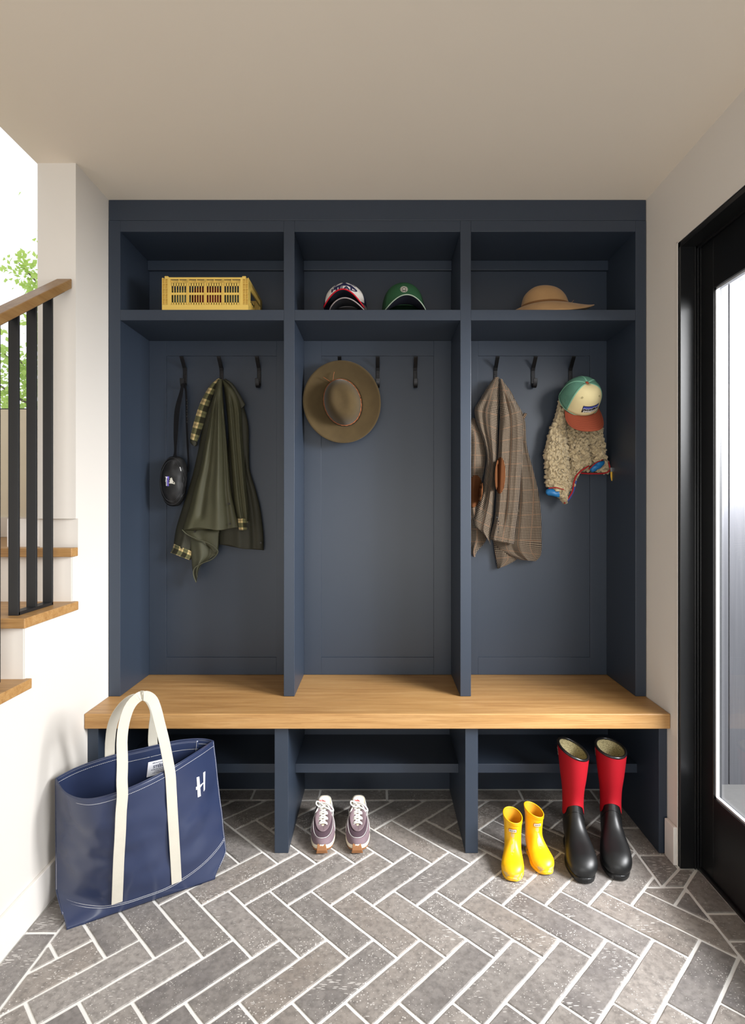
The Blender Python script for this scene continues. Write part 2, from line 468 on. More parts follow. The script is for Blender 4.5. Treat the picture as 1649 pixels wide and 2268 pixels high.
win = structure(wf.build('window_1', M_IRON), 'tall window over the stair landing with thin black frame', 'window')
def _glass(name, rough=0.0, tint=(1, 1, 1)):
    g = G(name)
    tr = g.n('ShaderNodeBsdfTransparent'); tr.inputs[0].default_value = tint + (1,)
    gl = g.n('ShaderNodeBsdfGlossy'); gl.inputs['Roughness'].default_value = rough
    lw = g.n('ShaderNodeLayerWeight'); lw.inputs['Blend'].default_value = 0.5; fz = g.math('ADD', g.math('MULTIPLY', g.math('POWER', lw.outputs['Facing'], 5.0), 0.6), 0.035)
    mx = g.n('ShaderNodeMixShader'); g.t.links.new(fz, mx.inputs[0]); g.t.links.new(tr.outputs[0], mx.inputs[1]); g.t.links.new(gl.outputs[0], mx.inputs[2])
    g.t.links.new(mx.outputs[0], g.out.inputs[0]); return g.m
M_GLASS = _glass('clear_glass')
MB().box(WX0 + fr, WX1 - fr, 2.588, 2.592, WZ0 + 0.006, WZ1 - fr).build('pane', M_GLASS, win)

# ---- right wall with the door opening and (nearer, out of frame) an opening added for side light
DY0, DY1, DZ = 0.98, 1.967, 2.172
b = MB(); T0, T1 = XR, XR + 0.108
b.box(T0, T1, DY1, YB + 0.1, -0.08, ZC); b.box(T0, T1, DY0, DY1, DZ, ZC); b.box(T0, T1, 0.75, DY0, -0.08, ZC)
b.box(T0, T1, -1.45, 0.75, -0.08, 0.35); b.box(T0, T1, -1.45, 0.75, 2.1, ZC); b.box(T0, T1, -2.1, -1.45, -0.08, ZC)
structure(b.build('wall_right', M_WALL), 'off-white wall with the black glazed door', 'wall')
# unseen wall behind the camera, its wide opening added to let light in
b = MB(); b.box(-2.42, -1.1, -2.22, -2.1, -0.08, 4.3); b.box(0.95, XR + .12, -2.22, -2.1, -0.08, ZC); b.box(-1.1, 0.95, -2.22, -2.1, 2.35, ZC + .1); b.box(-1.1, 0.95, -2.22, -2.1, -0.08, 0.02)
structure(b.build('wall_front', M_WALL), 'white wall with a wide opening behind the viewpoint', 'wall')
# drywall corner bead round the door opening
b = MB(); b.box(XR - 0.0025, XR + 0.01, DY1, DY1 + 0.004, 0, DZ + 0.004); b.box(XR - 0.0025, XR + 0.01, DY0 - .004, DY1 + 0.004, DZ, DZ + 0.004)
structure(b.build('trim_1', M_WALL), 'slim pale corner bead around the door opening', 'trim')
# baseboards
structure(MB().box(XL, XL + 0.012, 0.42, 1.99, 0.0, 0.118).build('baseboard_left', M_TRIM, bevel=0.002), 'white baseboard along the left wall behind the tote bag', 'baseboard')
structure(MB().box(XR - 0.014, XR, DY1 + 0.003, 2.034, 0.0, 0.133).build('baseboard_right', M_TRIM, bevel=0.003), 'short white baseboard stub between locker base and door', 'baseboard')

# ---- door_1: black frame, black leaf, big glass
gy1, gy0, gz0, gz1 = 1.877, 1.075, 0.285, 1.980
b = MB(); b.box(JX, JX + 0.030, gy1, DY1 - 0.012, 0.012, DZ - 0.02); b.box(JX, JX + 0.030, DY0 + 0.02, gy0, 0.012, DZ - 0.02)
b.box(JX, JX + 0.030, gy0, gy1, 0.012, gz0); b.box(JX, JX + 0.030, gy0, gy1, gz1, DZ - 0.02)
door = structure(b.build('door_1', M_BLACKDOOR, bevel=0.0015), 'black door with one tall glass pane in the right wall', 'door')
b = MB()
b.box(XR + 0.002, XR + 0.112, DY1 - 0.012, DY1, 0.0, DZ); b.box(XR + 0.002, XR + 0.112, DY0, DY0 + 0.02, 0.0, DZ); b.box(XR + 0.002, XR + 0.112, DY0, DY1, DZ - 0.018, DZ)
for k, (x0, w) in enumerate(((JX - 0.02, 0.004), (JX - 0.012, 0.006), (JX - 0.003, 0.003))):       # weather-strip reeds on the jamb
    b.box(x0, x0 + w, DY1 - 0.018 - 0.002 * k, DY1 - 0.011, 0.0, DZ - 0.018)
b.box(JX - 0.012, JX - 0.004, DY0, DY1, DZ - 0.026, DZ - 0.018)
b.build('door_frame', M_BLACKDOOR, door, bevel=0.001)
M_ALU = plain('bright_spacer', (205, 208, 214), 0.35, 0.4, var=0.1, nscale=60)
b = MB(); e = 0.007
b.box(JX + 0.006, JX + 0.017, gy1 - e, gy1, gz0, gz1); b.box(JX + 0.006, JX + 0.017, gy0, gy0 + e, gz0, gz1)
b.box(JX + 0.006, JX + 0.017, gy0, gy1, gz0, gz0 + e); b.box(JX + 0.006, JX + 0.017, gy0, gy1, gz1 - e, gz1)
b.build('glazing_spacer', M_ALU, door)
b = MB(); b.box(JX + 0.0165, JX + 0.0195, gy0, gy1, gz0, gz1)
b.build('glass', M_GLASS, door)
structure(MB().box(JX - 0.01, JX + 0.06, DY0, DY1 - 0.012, 0.0, 0.012).build('trim_2', M_BLACKDOOR, bevel=0.003), 'black threshold under the door', 'trim')
# frame of the unseen opening added only to let side light in
b = MB(); b.box(XR + .05, XR + .1, -1.45, -1.40, .35, 2.1); b.box(XR + .05, XR + .1, .70, .75, .35, 2.1); b.box(XR + .05, XR + .1, -1.45, .75, .35, .40); b.box(XR + .05, XR + .1, -1.45, .75, 2.05, 2.1)
w2 = structure(b.build('light_opening', M_IRON), 'unseen black framed opening added for side light, nearer than the door', 'window')
MB().box(XR + .07, XR + .075, -1.40, .70, .40, 2.05).build('pane', M_GLASS, w2)

# ---- outside
def _clad():
    g = G('silver_cladding'); v = g.coord('Object')
    n1 = g.noise(g.coord('Object', (30, 30, 0.8)), 3.0, 4, 0.6); n2 = g.noise(v, 1.6, 2)
    c = g.mix(n1, lin((70, 71, 75)), lin((98, 99, 104)))
    c = g.mix(g.math('MULTIPLY', n2, 0.3), c, lin((110, 110, 116)))
    return g.fin(c, 0.34, 0.55, 0.5)
b = MB()
for k in range(16):
    b.box(1.30 + k * 0.105, 1.30 + k * 0.105 + 0.1015, 2.60, 2.625, -0.05, 2.8)
structure(b.build('wall_outside', _clad(), bevel=0.002), 'silver grey vertical board cladding seen through the door glass', 'wall')
structure(MB().box(XR + .22, 6, -4, 6, -0.12, -0.03).build('ground', plain('outdoor_paving', (84, 84, 84), 0.8)), 'paving outside the door', 'ground')
structure(MB().box(-8, XL - 1.4, 2.7, 9, -0.12, -0.03).build('ground', plain('lawn', (90, 120, 50), 0.9)), 'lawn beyond the stair window', 'ground')

# ================================================================== STAIRS
st = thing('staircase', 'white staircase with oak treads rising behind the left wall', 'staircase', (XL, 1.4, 0))
for k, (ny, z) in enumerate(treads[:5]):
    back = 2.535 if k == 0 else ny + 0.297
    if k == 0:
        b = MB(); b.ext([(XL + 0.012, ny), (XL + 0.012, 1.955), (XL - 0.142, 1.955), (XL - 0.142, back), (-2.29, back), (-2.29, ny)], 'Z', z - 0.030, z)
    else: b = MB(); b.box(-2.29, XL + 0.017, ny, back, z - 0.030, z)
    b.build('tread', M_OAKY if False else M_OAK, st, bevel=0.0025)
    MB().box(-2.29, XL - 0.003, ny + 0.0245, ny + 0.045, max(0, z - 0.186), z - 0.0301).build('riser', M_RISER, st)
    if k == 0:
        MB().box(-1.30, XL - 0.006, 1.9764, 1.99, z, 1.2115).build('skirting', M_TRIM, st)

def rail_z(y): return 2.043 - (1.955 - y) * 0.665
rl = thing('stair_railing', 'black flat-bar railing with oak handrail on the stairs', 'railing', (-1.095, 1.4, 0.743))
b = MB(); y0, y1 = 0.5, 1.957
b.ext([(y0, rail_z(y0)), (y1, rail_z(y1)), (y1, rail_z(y1) - 0.034), (y0, rail_z(y0) - 0.034)], 'X', -1.1155, -1.0625)
b.build('handrail', M_RAIL, rl, bevel=0.003)
b = MB(); b.ext([(y0, rail_z(y0) - .0345), (1.945, rail_z(1.945) - .0345), (1.945, rail_z(1.945) - .0425), (y0, rail_z(y0) - .0425)], 'X', -1.111, -1.080)
b.build('top_bar', M_IRON, rl)
for k in range(12):
    yb = 1.875 - 0.087 * k; zt = next(z for (ny, z) in treads[1:] if yb > ny) if yb > treads[5][0] else 0
    MB().box(-1.111, -1.080, yb - 0.0075, yb, zt + (0.0 if k in (0, 2) else 0.010), rail_z(yb) - 0.043).build('baluster', M_IRON, rl, bevel=0.0008)
b = MB(); b.box(-1.111, -1.080, 1.694, 1.875, 0.9285, 0.9385)
b.build('bottom_bar', M_IRON, rl, bevel=0.0008)

# tree beyond the stair window
random.seed(11)
tr = thing('tree', 'leafy green tree beyond the stair window', 'tree', (-2.72, 4.9, -0.03))
b = MB(); b.tube([(-2.72, 4.9, -0.03), (-2.72, 4.9, 1.2), (-2.70, 4.85, 2.4), (-2.66, 4.8, 3.4)], [.09, .07, .045, .015], 10)
tips = []
for k in range(26):
    z0 = random.uniform(1.0, 3.2); a = random.uniform(0, 2 * PI); L = random.uniform(.35, .75) * (1.25 - (z0 - 1) / 3.2)
    p0 = Vector((-2.71, 4.88, z0)); p1 = p0 + Vector((math.cos(a) * L * .5, math.sin(a) * L * .5, .15)); p2 = p0 + Vector((math.cos(a) * L, math.sin(a) * L, .28 + random.uniform(0, .25)))
    b.tube([p0, p1, p2], [.016, .011, .004], 6); tips.append((p0, p1, p2))
b.build('branches', plain('bark', (92, 80, 62), 0.9, bump=0.4, bscale=60), tr, smooth=True)
b = MB()
for k in range(6500):
    p0, p1, p2 = random.choice(tips); t = random.random() ** 0.6
    c = (p0.lerp(p1, t * 2) if t < .5 else p1.lerp(p2, t * 2 - 1)) + Vector([random.gauss(0, .075) for _ in range(3)])
    d = Vector([random.uniform(-1, 1) for _ in range(3)]).normalized(); e = d.orthogonal().normalized(); n_ = d.cross(e)
    l = random.uniform(.035, .065); w = l * .33
    b.add([c, c + d * l * .4 + e * w + n_ * .006, c + d * l, c + d * l * .4 - e * w + n_ * .006], [(0, 1, 2), (0, 2, 3)])
g = G('leaf'); tl = g.n('ShaderNodeBsdfTranslucent'); tl.inputs[0].default_value = lin((205, 228, 120)) + (1,)
ad = g.n('ShaderNodeMixShader'); ad.inputs[0].default_value = 0.45; g.fin(g.mix(g.noise(g.coord('Object'), 3, 2), lin((130, 165, 70)), lin((190, 215, 125))), 0.5)
g.t.links.new(g.b.outputs[0], ad.inputs[1]); g.t.links.new(tl.outputs[0], ad.inputs[2]); g.t.links.new(ad.outputs[0], g.out.inputs[0])
tag(b.build('foliage', g.m, tr, recalc=False), kind='stuff')

# ================================================================== LOCKERS
YF, YK = 2.197, 2.475           # locker front plane, back panel plane
Z0, Z1, Z2, Z3, Z4 = 0.514, 1.978, 2.019, 2.323, 2.366
ups = [(-1.0505, -1.005), (-0.369, -0.327), (0.318, 0.3595), (0.9995, 1.0405)]
lk = thing('mudroom_locker', 'tall navy three-bay open locker cabinet built in below the ceiling', 'cabinet', (0, 2.34, Z0))
for k, (a, c) in enumerate(ups):
    MB().box(a, c, YF, YK + 0.02, Z0, Z4).build('side_panel' if k in (0, 3) else 'divider', M_NAVY, lk, bevel=0.0012)
b = MB(); b.box(ups[0][0], ups[3][1], YF + 0.0015, YK + .02, Z4 + 0.0015, ZC - 0.0005)
b.build('crown_board', M_NAVY, lk, bevel=0.0012)
GT, GB = HC + 327 * YK / F, HC - 341 * YK / F
for k in range(3):
    a, c = ups[k][1], ups[k + 1][0]
    MB().box(a, c, YF, YK + .02, Z3, Z4).build('top_panel', M_NAVY, lk, bevel=0.0012)
    MB().box(a, c, YF, YK + .02, Z1, Z2).build('shelf', M_NAVY, lk, bevel=0.0012)
    MB().box(a, c, YK - 0.018, YK + .001, HC + 517 * (YK - .018) / F, Z3).build('nailer', M_NAVY, lk, bevel=0.0015)
    # back panel: raised rails/stiles round a recessed field
    gl, gr = ((368, 612), (711, 960), (1058, 1306))[k]
    gl, gr = (gl - CX) * YK / F, (gr - CX) * YK / F
    b = MB(); t = 0.006
    b.box(a, c, YK + t, YK + .02, Z0, Z3)
    b.box(a, gl, YK, YK + t, Z0, Z1); b.box(gr, c, YK, YK + t, Z0, Z1); b.box(gl, gr, YK, YK + t, GT, Z1); b.box(gl, gr, YK, YK + t, Z0, GB)
    b.box(a, c, YK, YK + t, Z2, Z3)
    b.build('back_panel', M_NAVY, lk, bevel=0.0008)

bt = tag(MB().box(XL + 0.001, XR - 0.001, 2.016, YK + .02, 0.459, 0.513).build('oak_bench', M_OAK, bevel=0.003), 'long solid oak bench seat running wall to wall under the lockers', 'bench')
bs = thing('shoe_cubby', 'navy open shoe cubby base under the oak bench', 'cabinet', (0, 2.25, 0))
lows = [(-1.051, -1.030), (-0.376, -0.326), (0.313, 0.359), (1.012, 1.042)]
for k, (a, c) in enumerate(lows):
    if k == 0: c = -1.012
    MB().box(a, c, 2.04, YB, 0.001, 0.4585).build('side_panel' if k in (0, 3) else 'divider', M_NAVY, bs, bevel=0.0012)
for k in range(3):
    a, c = (lows[k][1] if k else -1.012), lows[k + 1][0]
    MB().box(a, c, 2.21, YB, 0.2098, 0.245).build('shelf', M_NAVY, bs, bevel=0.0012)
    b = MB(); b.box(a, c, YB - 0.008, YB, 0.004, 0.4585); b.box(a, c, YB - 0.022, YB - .008, .405, .4585)
    b.build('back_panel', M_NAVY, bs)
# ================================================================== COAT HOOKS
M_HOOK = plain('bronze_black_metal', (34, 34, 36), 0.38, 0.6, var=0.08)
M_SCREW = plain('screw_metal', (52, 52, 55), 0.3, 0.9)
HY = YK + 0.006                                     # face of the recessed panel field
def make_hook(label, x):
    t = thing('coat_hook', label, 'coat hook', (0, 0, 0), 'coat hooks in the locker bays')
    w = 0.0085
    MB().box(-w, w, -0.005, 0.0, -0.046, 0.034).build('back_plate', M_HOOK, t, bevel=0.002)
    b = MB(); b.ribbon([(0, -0.003, 0.020), (0, -0.010, 0.032), (0, -0.030, 0.052), (0, -0.046, 0.067), (0, -0.050, 0.072)], 0.0165, 0.0045, (1, 0, 0))
    b.build('upper_prong', M_HOOK, t, smooth=False, bevel=0.0012)
    b = MB(); pts = [(0, -0.003, -0.036), (0, -0.010, -0.050), (0, -0.024, -0.057), (0, -0.037, -0.051), (0, -0.043, -0.038), (0, -0.045, -0.022)]
    b.ribbon([tuple(p) for p in catmull(pts, 14)], 0.0165, 0.0045, (1, 0, 0))
    b.build('lower_prong', M_HOOK, t, bevel=0.0012)
    for z in (0.004, -0.024):
        MB().cyl((0, -0.0068, z), (0, -0.004, z), 0.0031, 14).build('screw', M_SCREW, t, smooth=False)
    return t
hook_specs = [
    (409, 'black coat hook holding the strap of the black belt bag'),
    (490, 'black coat hook above the olive jacket'),
    (573, 'bare black coat hook at the right of the left bay, past the olive jacket'),
    (753, 'black coat hook behind the brown wide-brim hat'),
    (836, 'bare black coat hook just right of the brown wide-brim hat'),
    (919, 'bare black coat hook at the right end of the middle bay'),
    (1097, 'black coat hook above the checked tweed blazer'),
    (1180, 'bare black coat hook between the tweed blazer and the mint cap'),
    (1263, 'black coat hook behind the mint and cream cap')]
hook0 = make_hook(hook_specs[0][1], 0)
for k, (px, lb) in enumerate(hook_specs):
    h = hook0 if k == 0 else copy_tree(hook0)
    h['label'] = lb; h.location = ((px - CX) * YK / F, HY, HC - (831 - CY) * YK / F)

# ================================================================== YELLOW CRATE
ZS = Z2 + 0.0005
def crate():
    m = plain('mustard_plastic', (212, 180, 92), 0.45, var=0.03, spec=0.4)
    t = thing('storage_crate', 'mustard yellow slotted plastic crate on the top shelf of the left bay', 'crate', (-0.677, YF + 0.140, ZS))
    x0, x1 = P(358.5, 0, YF + .006).x, P(549.5, 0, YF + .006).x
    y0, y1 = YF + 0.006, YF + 0.268
    H = 0.128; z0 = ZS
    def side(A, B, name):
        """slotted wall from A to B (2-D floor points); local s along, thickness outwards n"""
        A, B = Vector((*A, 0)), Vector((*B, 0)); L = (B - A).length; d = (B - A) / L; nrm = Vector((d.y, -d.x, 0))
        b = MB()
        def bx(s0, s1, q0, q1, h0, h1):
            pts = []
            for h in (h0, h1):
                for q in (q0, q1):
                    for s in (s0, s1):
                        p = A + d * s + nrm * q; pts.append((p.x, p.y, z0 + h))
            b.add(pts, [(0, 2, 3, 1), (4, 5, 7, 6), (0, 1, 5, 4), (2, 6, 7, 3), (0, 4, 6, 2), (1, 3, 7, 5)])
        cw = 0.031                                    # corner zone
        n = 4 if L > 0.3 else 3
        # base band, lower lip, top rail
        bx(0, L, -0.004, 0.0, 0.0, 0.021)
        bx(cw, L - cw, -0.004, -0.001, 0.0215, 0.030); bx(cw, L - cw, -0.005, -0.001, H - 0.033, H - 0.0215)
        bx(0.012, L - 0.012, -0.004, 0.0, H - 0.007, H)
        bx(cw, L - cw, -0.012, -0.010, H - 0.022, H - 0.007)          # recess behind the top rail
        bx(cw, L - cw, -0.012, -0.001, H - 0.0225, H - 0.020)
        pw = (L - 2 * cw) / n
        for k in range(n):
            s0 = cw + k * pw; s1 = s0 + pw
            bx(s0, s0 + 0.0045, -0.005, -0.0005, 0.0215, H - 0.022); bx(s1 - 0.0045, s1, -0.005, -0.0005, 0.0215, H - 0.022)
            bx(s0, s1, -0.0035, -0.0012, 0.060, 0.069)
            ns = 6; g0 = s0 + 0.0045; gw = (pw - 0.009) / (ns + 0.0)
            for q in range(ns + 1):
                c = g0 + gw * q; hw = 0.00135
                bx(c - hw, c + hw, -0.0035, -0.0010, 0.0215, H - 0.022)
            bx(s0 + pw / 2 - .001, s0 + pw / 2 + .001, -0.011, -0.0005, H - 0.021, H - 0.0065)     # little gusset under the rail
            if k:
                for q in (-.0032, 0, .0032): bx(s0 + q - .0006, s0 + q + .0006, -0.009, 0.0005, 0.0225, H - 0.0065)
            bx(s0 - .001, s0 + .001, -0.011, 0.0006, 0.0215, H - 0.0065)
            for q in range(3): bx(s0 + .009 + q * .004, s0 + .0105 + q * .004, -0.003, 0.0002, 0.0205, 0.0255)
        for s0 in (0.0, L - cw):                      # corner lattice: 2 x 5 small square pockets
            bx(s0, s0 + cw, -0.008, -0.0065, 0.021, H - 0.002)
            e = (s0 + cw - 0.008) if s0 == 0 else s0
            bx(e, e + 0.008, -0.0065, 0.0004, 0.021, H - 0.003)
            f0 = s0 if s0 == 0 else s0 + 0.008
            for q in (0.0, 0.0113, 0.0215): bx(f0 + q, f0 + q + 0.0018, -0.0065, 0.0004, 0.021, H - 0.003)
            for z in range(6): bx(f0, f0 + 0.0233, -0.0065, 0.0003, 0.022 + z * 0.0200, 0.0238 + z * 0.0200)
        return b.build(name, m, t)
    side((x0, y0), (x1, y0), 'front_wall'); side((x1, y1), (x0, y1), 'back_wall')
    # short ends with a hand hole
    for xx, sgn in ((x0, 1), (x1, -1)):
        b = MB(); xi = xx + sgn * 0.003
        a, c = min(xx, xi), max(xx, xi)
        b.box(a, c, y0 + .004, y1 - .004, z0, z0 + .021); b.box(a, c, y0 + .004, y1 - .004, z0 + H - .012, z0 + H)
        b.box(a, c, y0 + .004, y0 + .040, z0 + .021, z0 + H - .012); b.box(a, c, y1 - .040, y1 - .004, z0 + .021, z0 + H - .012)
        b.box(a, c, y0 + .040, y1 - .040, z0 + .021, z0 + .044); b.box(a, c, y0 + .04, y1 - .04, z0 + .090, z0 + .095)
        for q in range(22): b.box(a, c, y0 + .012 + q * .011, y0 + .0145 + q * .011, z0 + .095, z0 + H - .012)
        for q in range(9): b.box(a - .0015, c + .0015, y0 + .02 + q * .027, y0 + .022 + q * .027, z0 + .021, z0 + .044)
        b.build('end_wall', m, t)
    MB().box(x0 + .004, x1 - .004, y0 + .004, y1 - .004, z0, z0 + .003).build('base', m, t)
    for xx in (x0 + .017, x1 - .017):
        for yy in (y0 + .001, y1 - .011):
            b = MB()
            b.ext([(xx - .0085, z0 + H - .001), (xx + .0085, z0 + H - .001), (xx + .0065, z0 + H + .0055), (xx - .0065, z0 + H + .0055)], 'Y', yy, yy + .010)
            b.build('stacking_lug', m, t, bevel=.0008)
    # folded knits inside, glimpsed through the slots
    for lb, c, (a0, a1), (zz0, zz1), nm in (('folded dark red cloth seen through the middle slots of the yellow crate', (120, 30, 34), (x0 + .11, x1 - .115), (.004, .100), 'folded_cloth'),
                                        ('folded sage green cloth seen through the left slots of the yellow crate', (112, 122, 100), (x0 + .02, x0 + .100), (.004, .088), 'folded_cloth'),
                                        ('folded grey-green cloth seen through the right slots of the yellow crate', (84, 92, 80), (x1 - .105, x1 - .02), (.004, .092), 'folded_cloth')):
        rows = []
        for i in range(11):
            u = i / 10; rr = []
            for j in range(40):
                a = 2 * PI * j / 40; ca, sa = math.cos(a), math.sin(a)
                ex = abs(ca) ** 0.35 * (1 if ca > 0 else -1); ez = abs(sa) ** 0.35 * (1 if sa > 0 else -1)
                ww = 1 - 0.05 * abs(math.sin(4 * a)); hz = .5 + .5 * ez
                zz = zz0 + (zz1 - zz0) * hz
                rr.append(((a0 + a1) / 2 + (a1 - a0) / 2 * ex * ww, lerp(y0 + .025, y1 - .04, u), z0 + zz - .003 * math.sin(zz * 160) * 0 - .006 * noise.noise(Vector((ex * 2, u * 3, ez)))* (1 if ez > 0 else 0)))
            rows.append(rr)
        ob = MB().grid(rows, closed_u=True, cap0=True, cap1=True).build(nm, plain('knit_' + lb.split()[1] + lb.split()[2], c, 0.9, bump=0.4, bscale=250), smooth=True)
        tag(ob, lb, 'cloth', 'folded cloths in the yellow crate')
crate()

# ================================================================== CAPS
def cap_surface(p):
    rx, rf, rb, H = p['rx'], p['rf'], p['rb'], p['H']
    def S(phi, a):
        """phi: 0 = front (-Y), a: 0 base .. 1 button"""
        t = a * PI / 2
        front = 0.5 + 0.5 * math.cos(phi)
        e = p.get('e', 0.60) + 0.14 * (1 - front)                     # structured front stays upright
        r = math.cos(t) ** e; z = H * (math.sin(t) ** (0.92)) * (1.0)
        ry = rf if math.cos(phi) > 0 else rb
        x = rx * r * math.sin(phi); y = -ry * r * math.cos(phi)
        pinch = p.get('pinch', 0.0) * front ** 4          # centre seam ridge of the front panels
        y -= pinch * math.sin(t * 2)
        z += p.get('peak', 0.0) * front ** 1.5 * math.sin(t) * (r ** 0.8)
        if 'dent' in p:
            nz = noise.noise(Vector((x * 14, y * 14, z * 14 + p['dent']))) * 0.006 * (1 - front) ; x += nz; z += nz * .5
        return Vector((x, y, z))
    return S
def make_cap(name, label, p, loc, rot, scale=1.0, group=None):
    t = thing(name, label, 'cap', (0, 0, 0), group)
    S = cap_surface(p); fa = p.get('fa', 58)
    def shell(a0, a1, nm, mat, n=28, thick=0.0018, amin=0.0, amax=0.985, lift=0.0):
        rows = []
        for i in range(17):
            a = lerp(amin, amax, i / 16); rows.append([S(math.radians(lerp(a0, a1, j / n)), a) * (1 + lift) for j in range(n + 1)])
        return MB().grid(rows, uvf=lambda u, v: (u * math.radians(abs(a1 - a0)) * p['rx'], v * p['H'] * 1.4)).build(nm, mat, t, smooth=True, solid=thick)
    fr = shell(-fa, fa, 'front_panel', p['front'])
    shell(fa, 360 - fa, 'back_panel', p['back'], 60)
    if p.get('tape'):
        for ph in (fa, -fa, 118, -118, 180):
            pts = [S(math.radians(ph), a / 16 * .985) * 1.004 for a in range(17)]
            MB().ribbon(pts, 0.007, 0.0012, [Vector((math.cos(math.radians(ph)), math.sin(math.radians(ph)), 0))] * 17).build('seam_tape', p['tape'], t, smooth=True)
    # sweat band edge / hem
    b = MB(); b.tube([S(2 * PI * j / 64, 0.0) for j in range(64)], 0.0016, 6, closed=True); b.build('hem', p.get('hem', p['back']), t, smooth=True)
    bt_ = S(0, 1.0)
    b = MB(); rows = [[Vector((bt_.x + .0075 * math.sin(q * PI / 10 + .0) * math.cos(2 * PI * j / 14), bt_.y + .0075 * math.sin(q * PI / 10) * math.sin(2 * PI * j / 14), bt_.z + .0048 * math.cos(q * PI / 10))) for j in range(14)] for q in range(1, 6)]
    b.grid(rows, closed_u=True, cap0=True); b.build('top_button', p['button'], t, smooth=True)
    # brim
    bl, bk, ba = p['bl'], p['bk'], p.get('ba', 62)
    rows_t, rows_b = [], []
    def B(u, v):
        ph = math.radians(lerp(-ba, ba, u)); base = S(ph, 0.0)
        s = math.sin(PI * u) ** 0.42
        dx = math.sin(ph) * bl * 0.28 * v * (s)
        x = base.x * (1 + 0.03 * v) + dx
        y = base.y - bl * v * s
        z = 0.004 - bk * x * x * (0.35 + 0.65 * v * s) + p.get('lift', 0.0) * v * s
        return Vector((x, y, z))
    nu, nv = 40, 10
    top = [[B(j / nu, i / nv) for j in range(nu + 1)] for i in range(nv + 1)]
    rings = top
    MB().grid(rings, uvf=lambda u, v: (u * .16, v * bl)).build('brim', p['brim'], t, smooth=True, solid=0.0022)
    under = [[B(j / nu, i / nv) - Vector((0, 0, .0028)) for j in range(nu + 1)] for i in range(nv + 1)]
    MB().grid(under).build('brim_lining', p['under'], t, smooth=True, solid=0.0006)
    edge = [B(j / nu, 1.0) - Vector((0, 0, .0012)) for j in range(nu + 1)]
    MB().tube(edge, 0.0021, 8).build('brim_edge', p.get('edge', p['brim']), t, smooth=True)
    if p.get('stitch'):
        for q in range(1, 8):
            MB().tube([B(j / nu, q / 8) + Vector((0, 0, .0003)) for j in range(1, nu)], 0.00035, 4).build('stitching', p['stitch'], t)
    if p.get('eyelet'):
        for ph in (-33, 33):
            c = S(math.radians(ph), .50); n = (c - Vector((0, 0, p['H'] * .3))).normalized(); a = n.orthogonal().normalized(); b_ = n.cross(a)
            MB().tube([c + n * .0008 + a * .003 * math.cos(2 * PI * j / 14) + b_ * .003 * math.sin(2 * PI * j / 14) for j in range(14)], 0.0009, 6, closed=True).build('eyelet', p['eyelet'], t, smooth=True)
    if p.get('logo'): p['logo'](t, fr, S)
    t.location = loc; t.rotation_euler = rot; t.scale = (scale,) * 3
    return t

def fabric(name, rgb, rough=0.9, weave=900, var=0.05):
    return plain(name, rgb, rough, 0, 0.2, var, 0.35, weave, 18)
M_BLK = fabric('black_fabric', (22, 22, 25))
# mesh back fabric (open net)
def _net(name, rgb):
    g = G(name); uv = g.coord('UV'); sp = g.n('ShaderNodeSeparateXYZ'); g.t.links.new(uv, sp.inputs[0])
    def st(s): return g.math('LESS_THAN', g.math('FRACT', g.math('MULTIPLY', s, 1 / 0.0031)), 0.45)
    hole = g.math('MULTIPLY', st(g.math('ADD', sp.outputs[0], sp.outputs[1])), st(g.math('SUBTRACT', sp.outputs[0], sp.outputs[1])))
    g.fin(lin(rgb), 0.8, 0, 0.2); tr = g.n('ShaderNodeBsdfTransparent'); mx = g.n('ShaderNodeMixShader')
    g.t.links.new(hole, mx.inputs[0]); g.t.links.new(g.b.outputs[0], mx.inputs[1]); g.t.links.new(tr.outputs[0], mx.inputs[2]); g.t.links.new(mx.outputs[0], g.out.inputs[0])
    return g.m

def logo_white(t, fr, S):
    bv = bvh_of(fr); nav = plain('navy_thread', (32, 34, 74), 0.7, bump=.2, bscale=900); wht = plain('white_thread', (222, 220, 215), 0.7)
    og = (0, -0.30, 0.047)
    # navy peak with sweeping strokes above block letters
    shapes = [
        [(-.034, -.010), (-.031, .003), (-.010, .012), (-.004, .020), (-.006, .026), (.006, .026), (.004, .020), (.012, .013), (.020, .012), (.036, -.004), (.036, -.012), (.012, .004), (-.008, .004)],
        [(-.036, .000), (-.026, .018), (-.024, .018), (-.032, .003)], [(-.030, .010), (-.014, .024), (-.012, .023), (-.027, .007)],
        [(.016, .019), (.034, .007), (.035, .010), (.018, .021)], [(.010, .024), (.026, .014), (.027, .016), (.012, .026)]]
    for q in shapes:
        q = [(x * 1.3, y * 1.1 + .006) for x, y in q]; v, f = stick(q, [tuple(range(len(q)))], og, (1, 0, 0), (0, 0, 1), bv, (0, 1, 0), 0.0008)
        MB().add(v, f).build('embroidered_peak', nav, t, solid=.0004)
    tv, tf = text_geo('HEAD', 0.026, bold=0.0009, spacing=1.05)
    tv = [(x * 1.5, y * .85 - 0.001 - 5 * x * x) for x, y in tv]
    v, f = stick(tv, tf, og, (1, 0, 0), (0, 0, 1), bv, (0, 1, 0), 0.0013)
    MB().add(v, f).build('lettering', nav, t, solid=.0004)
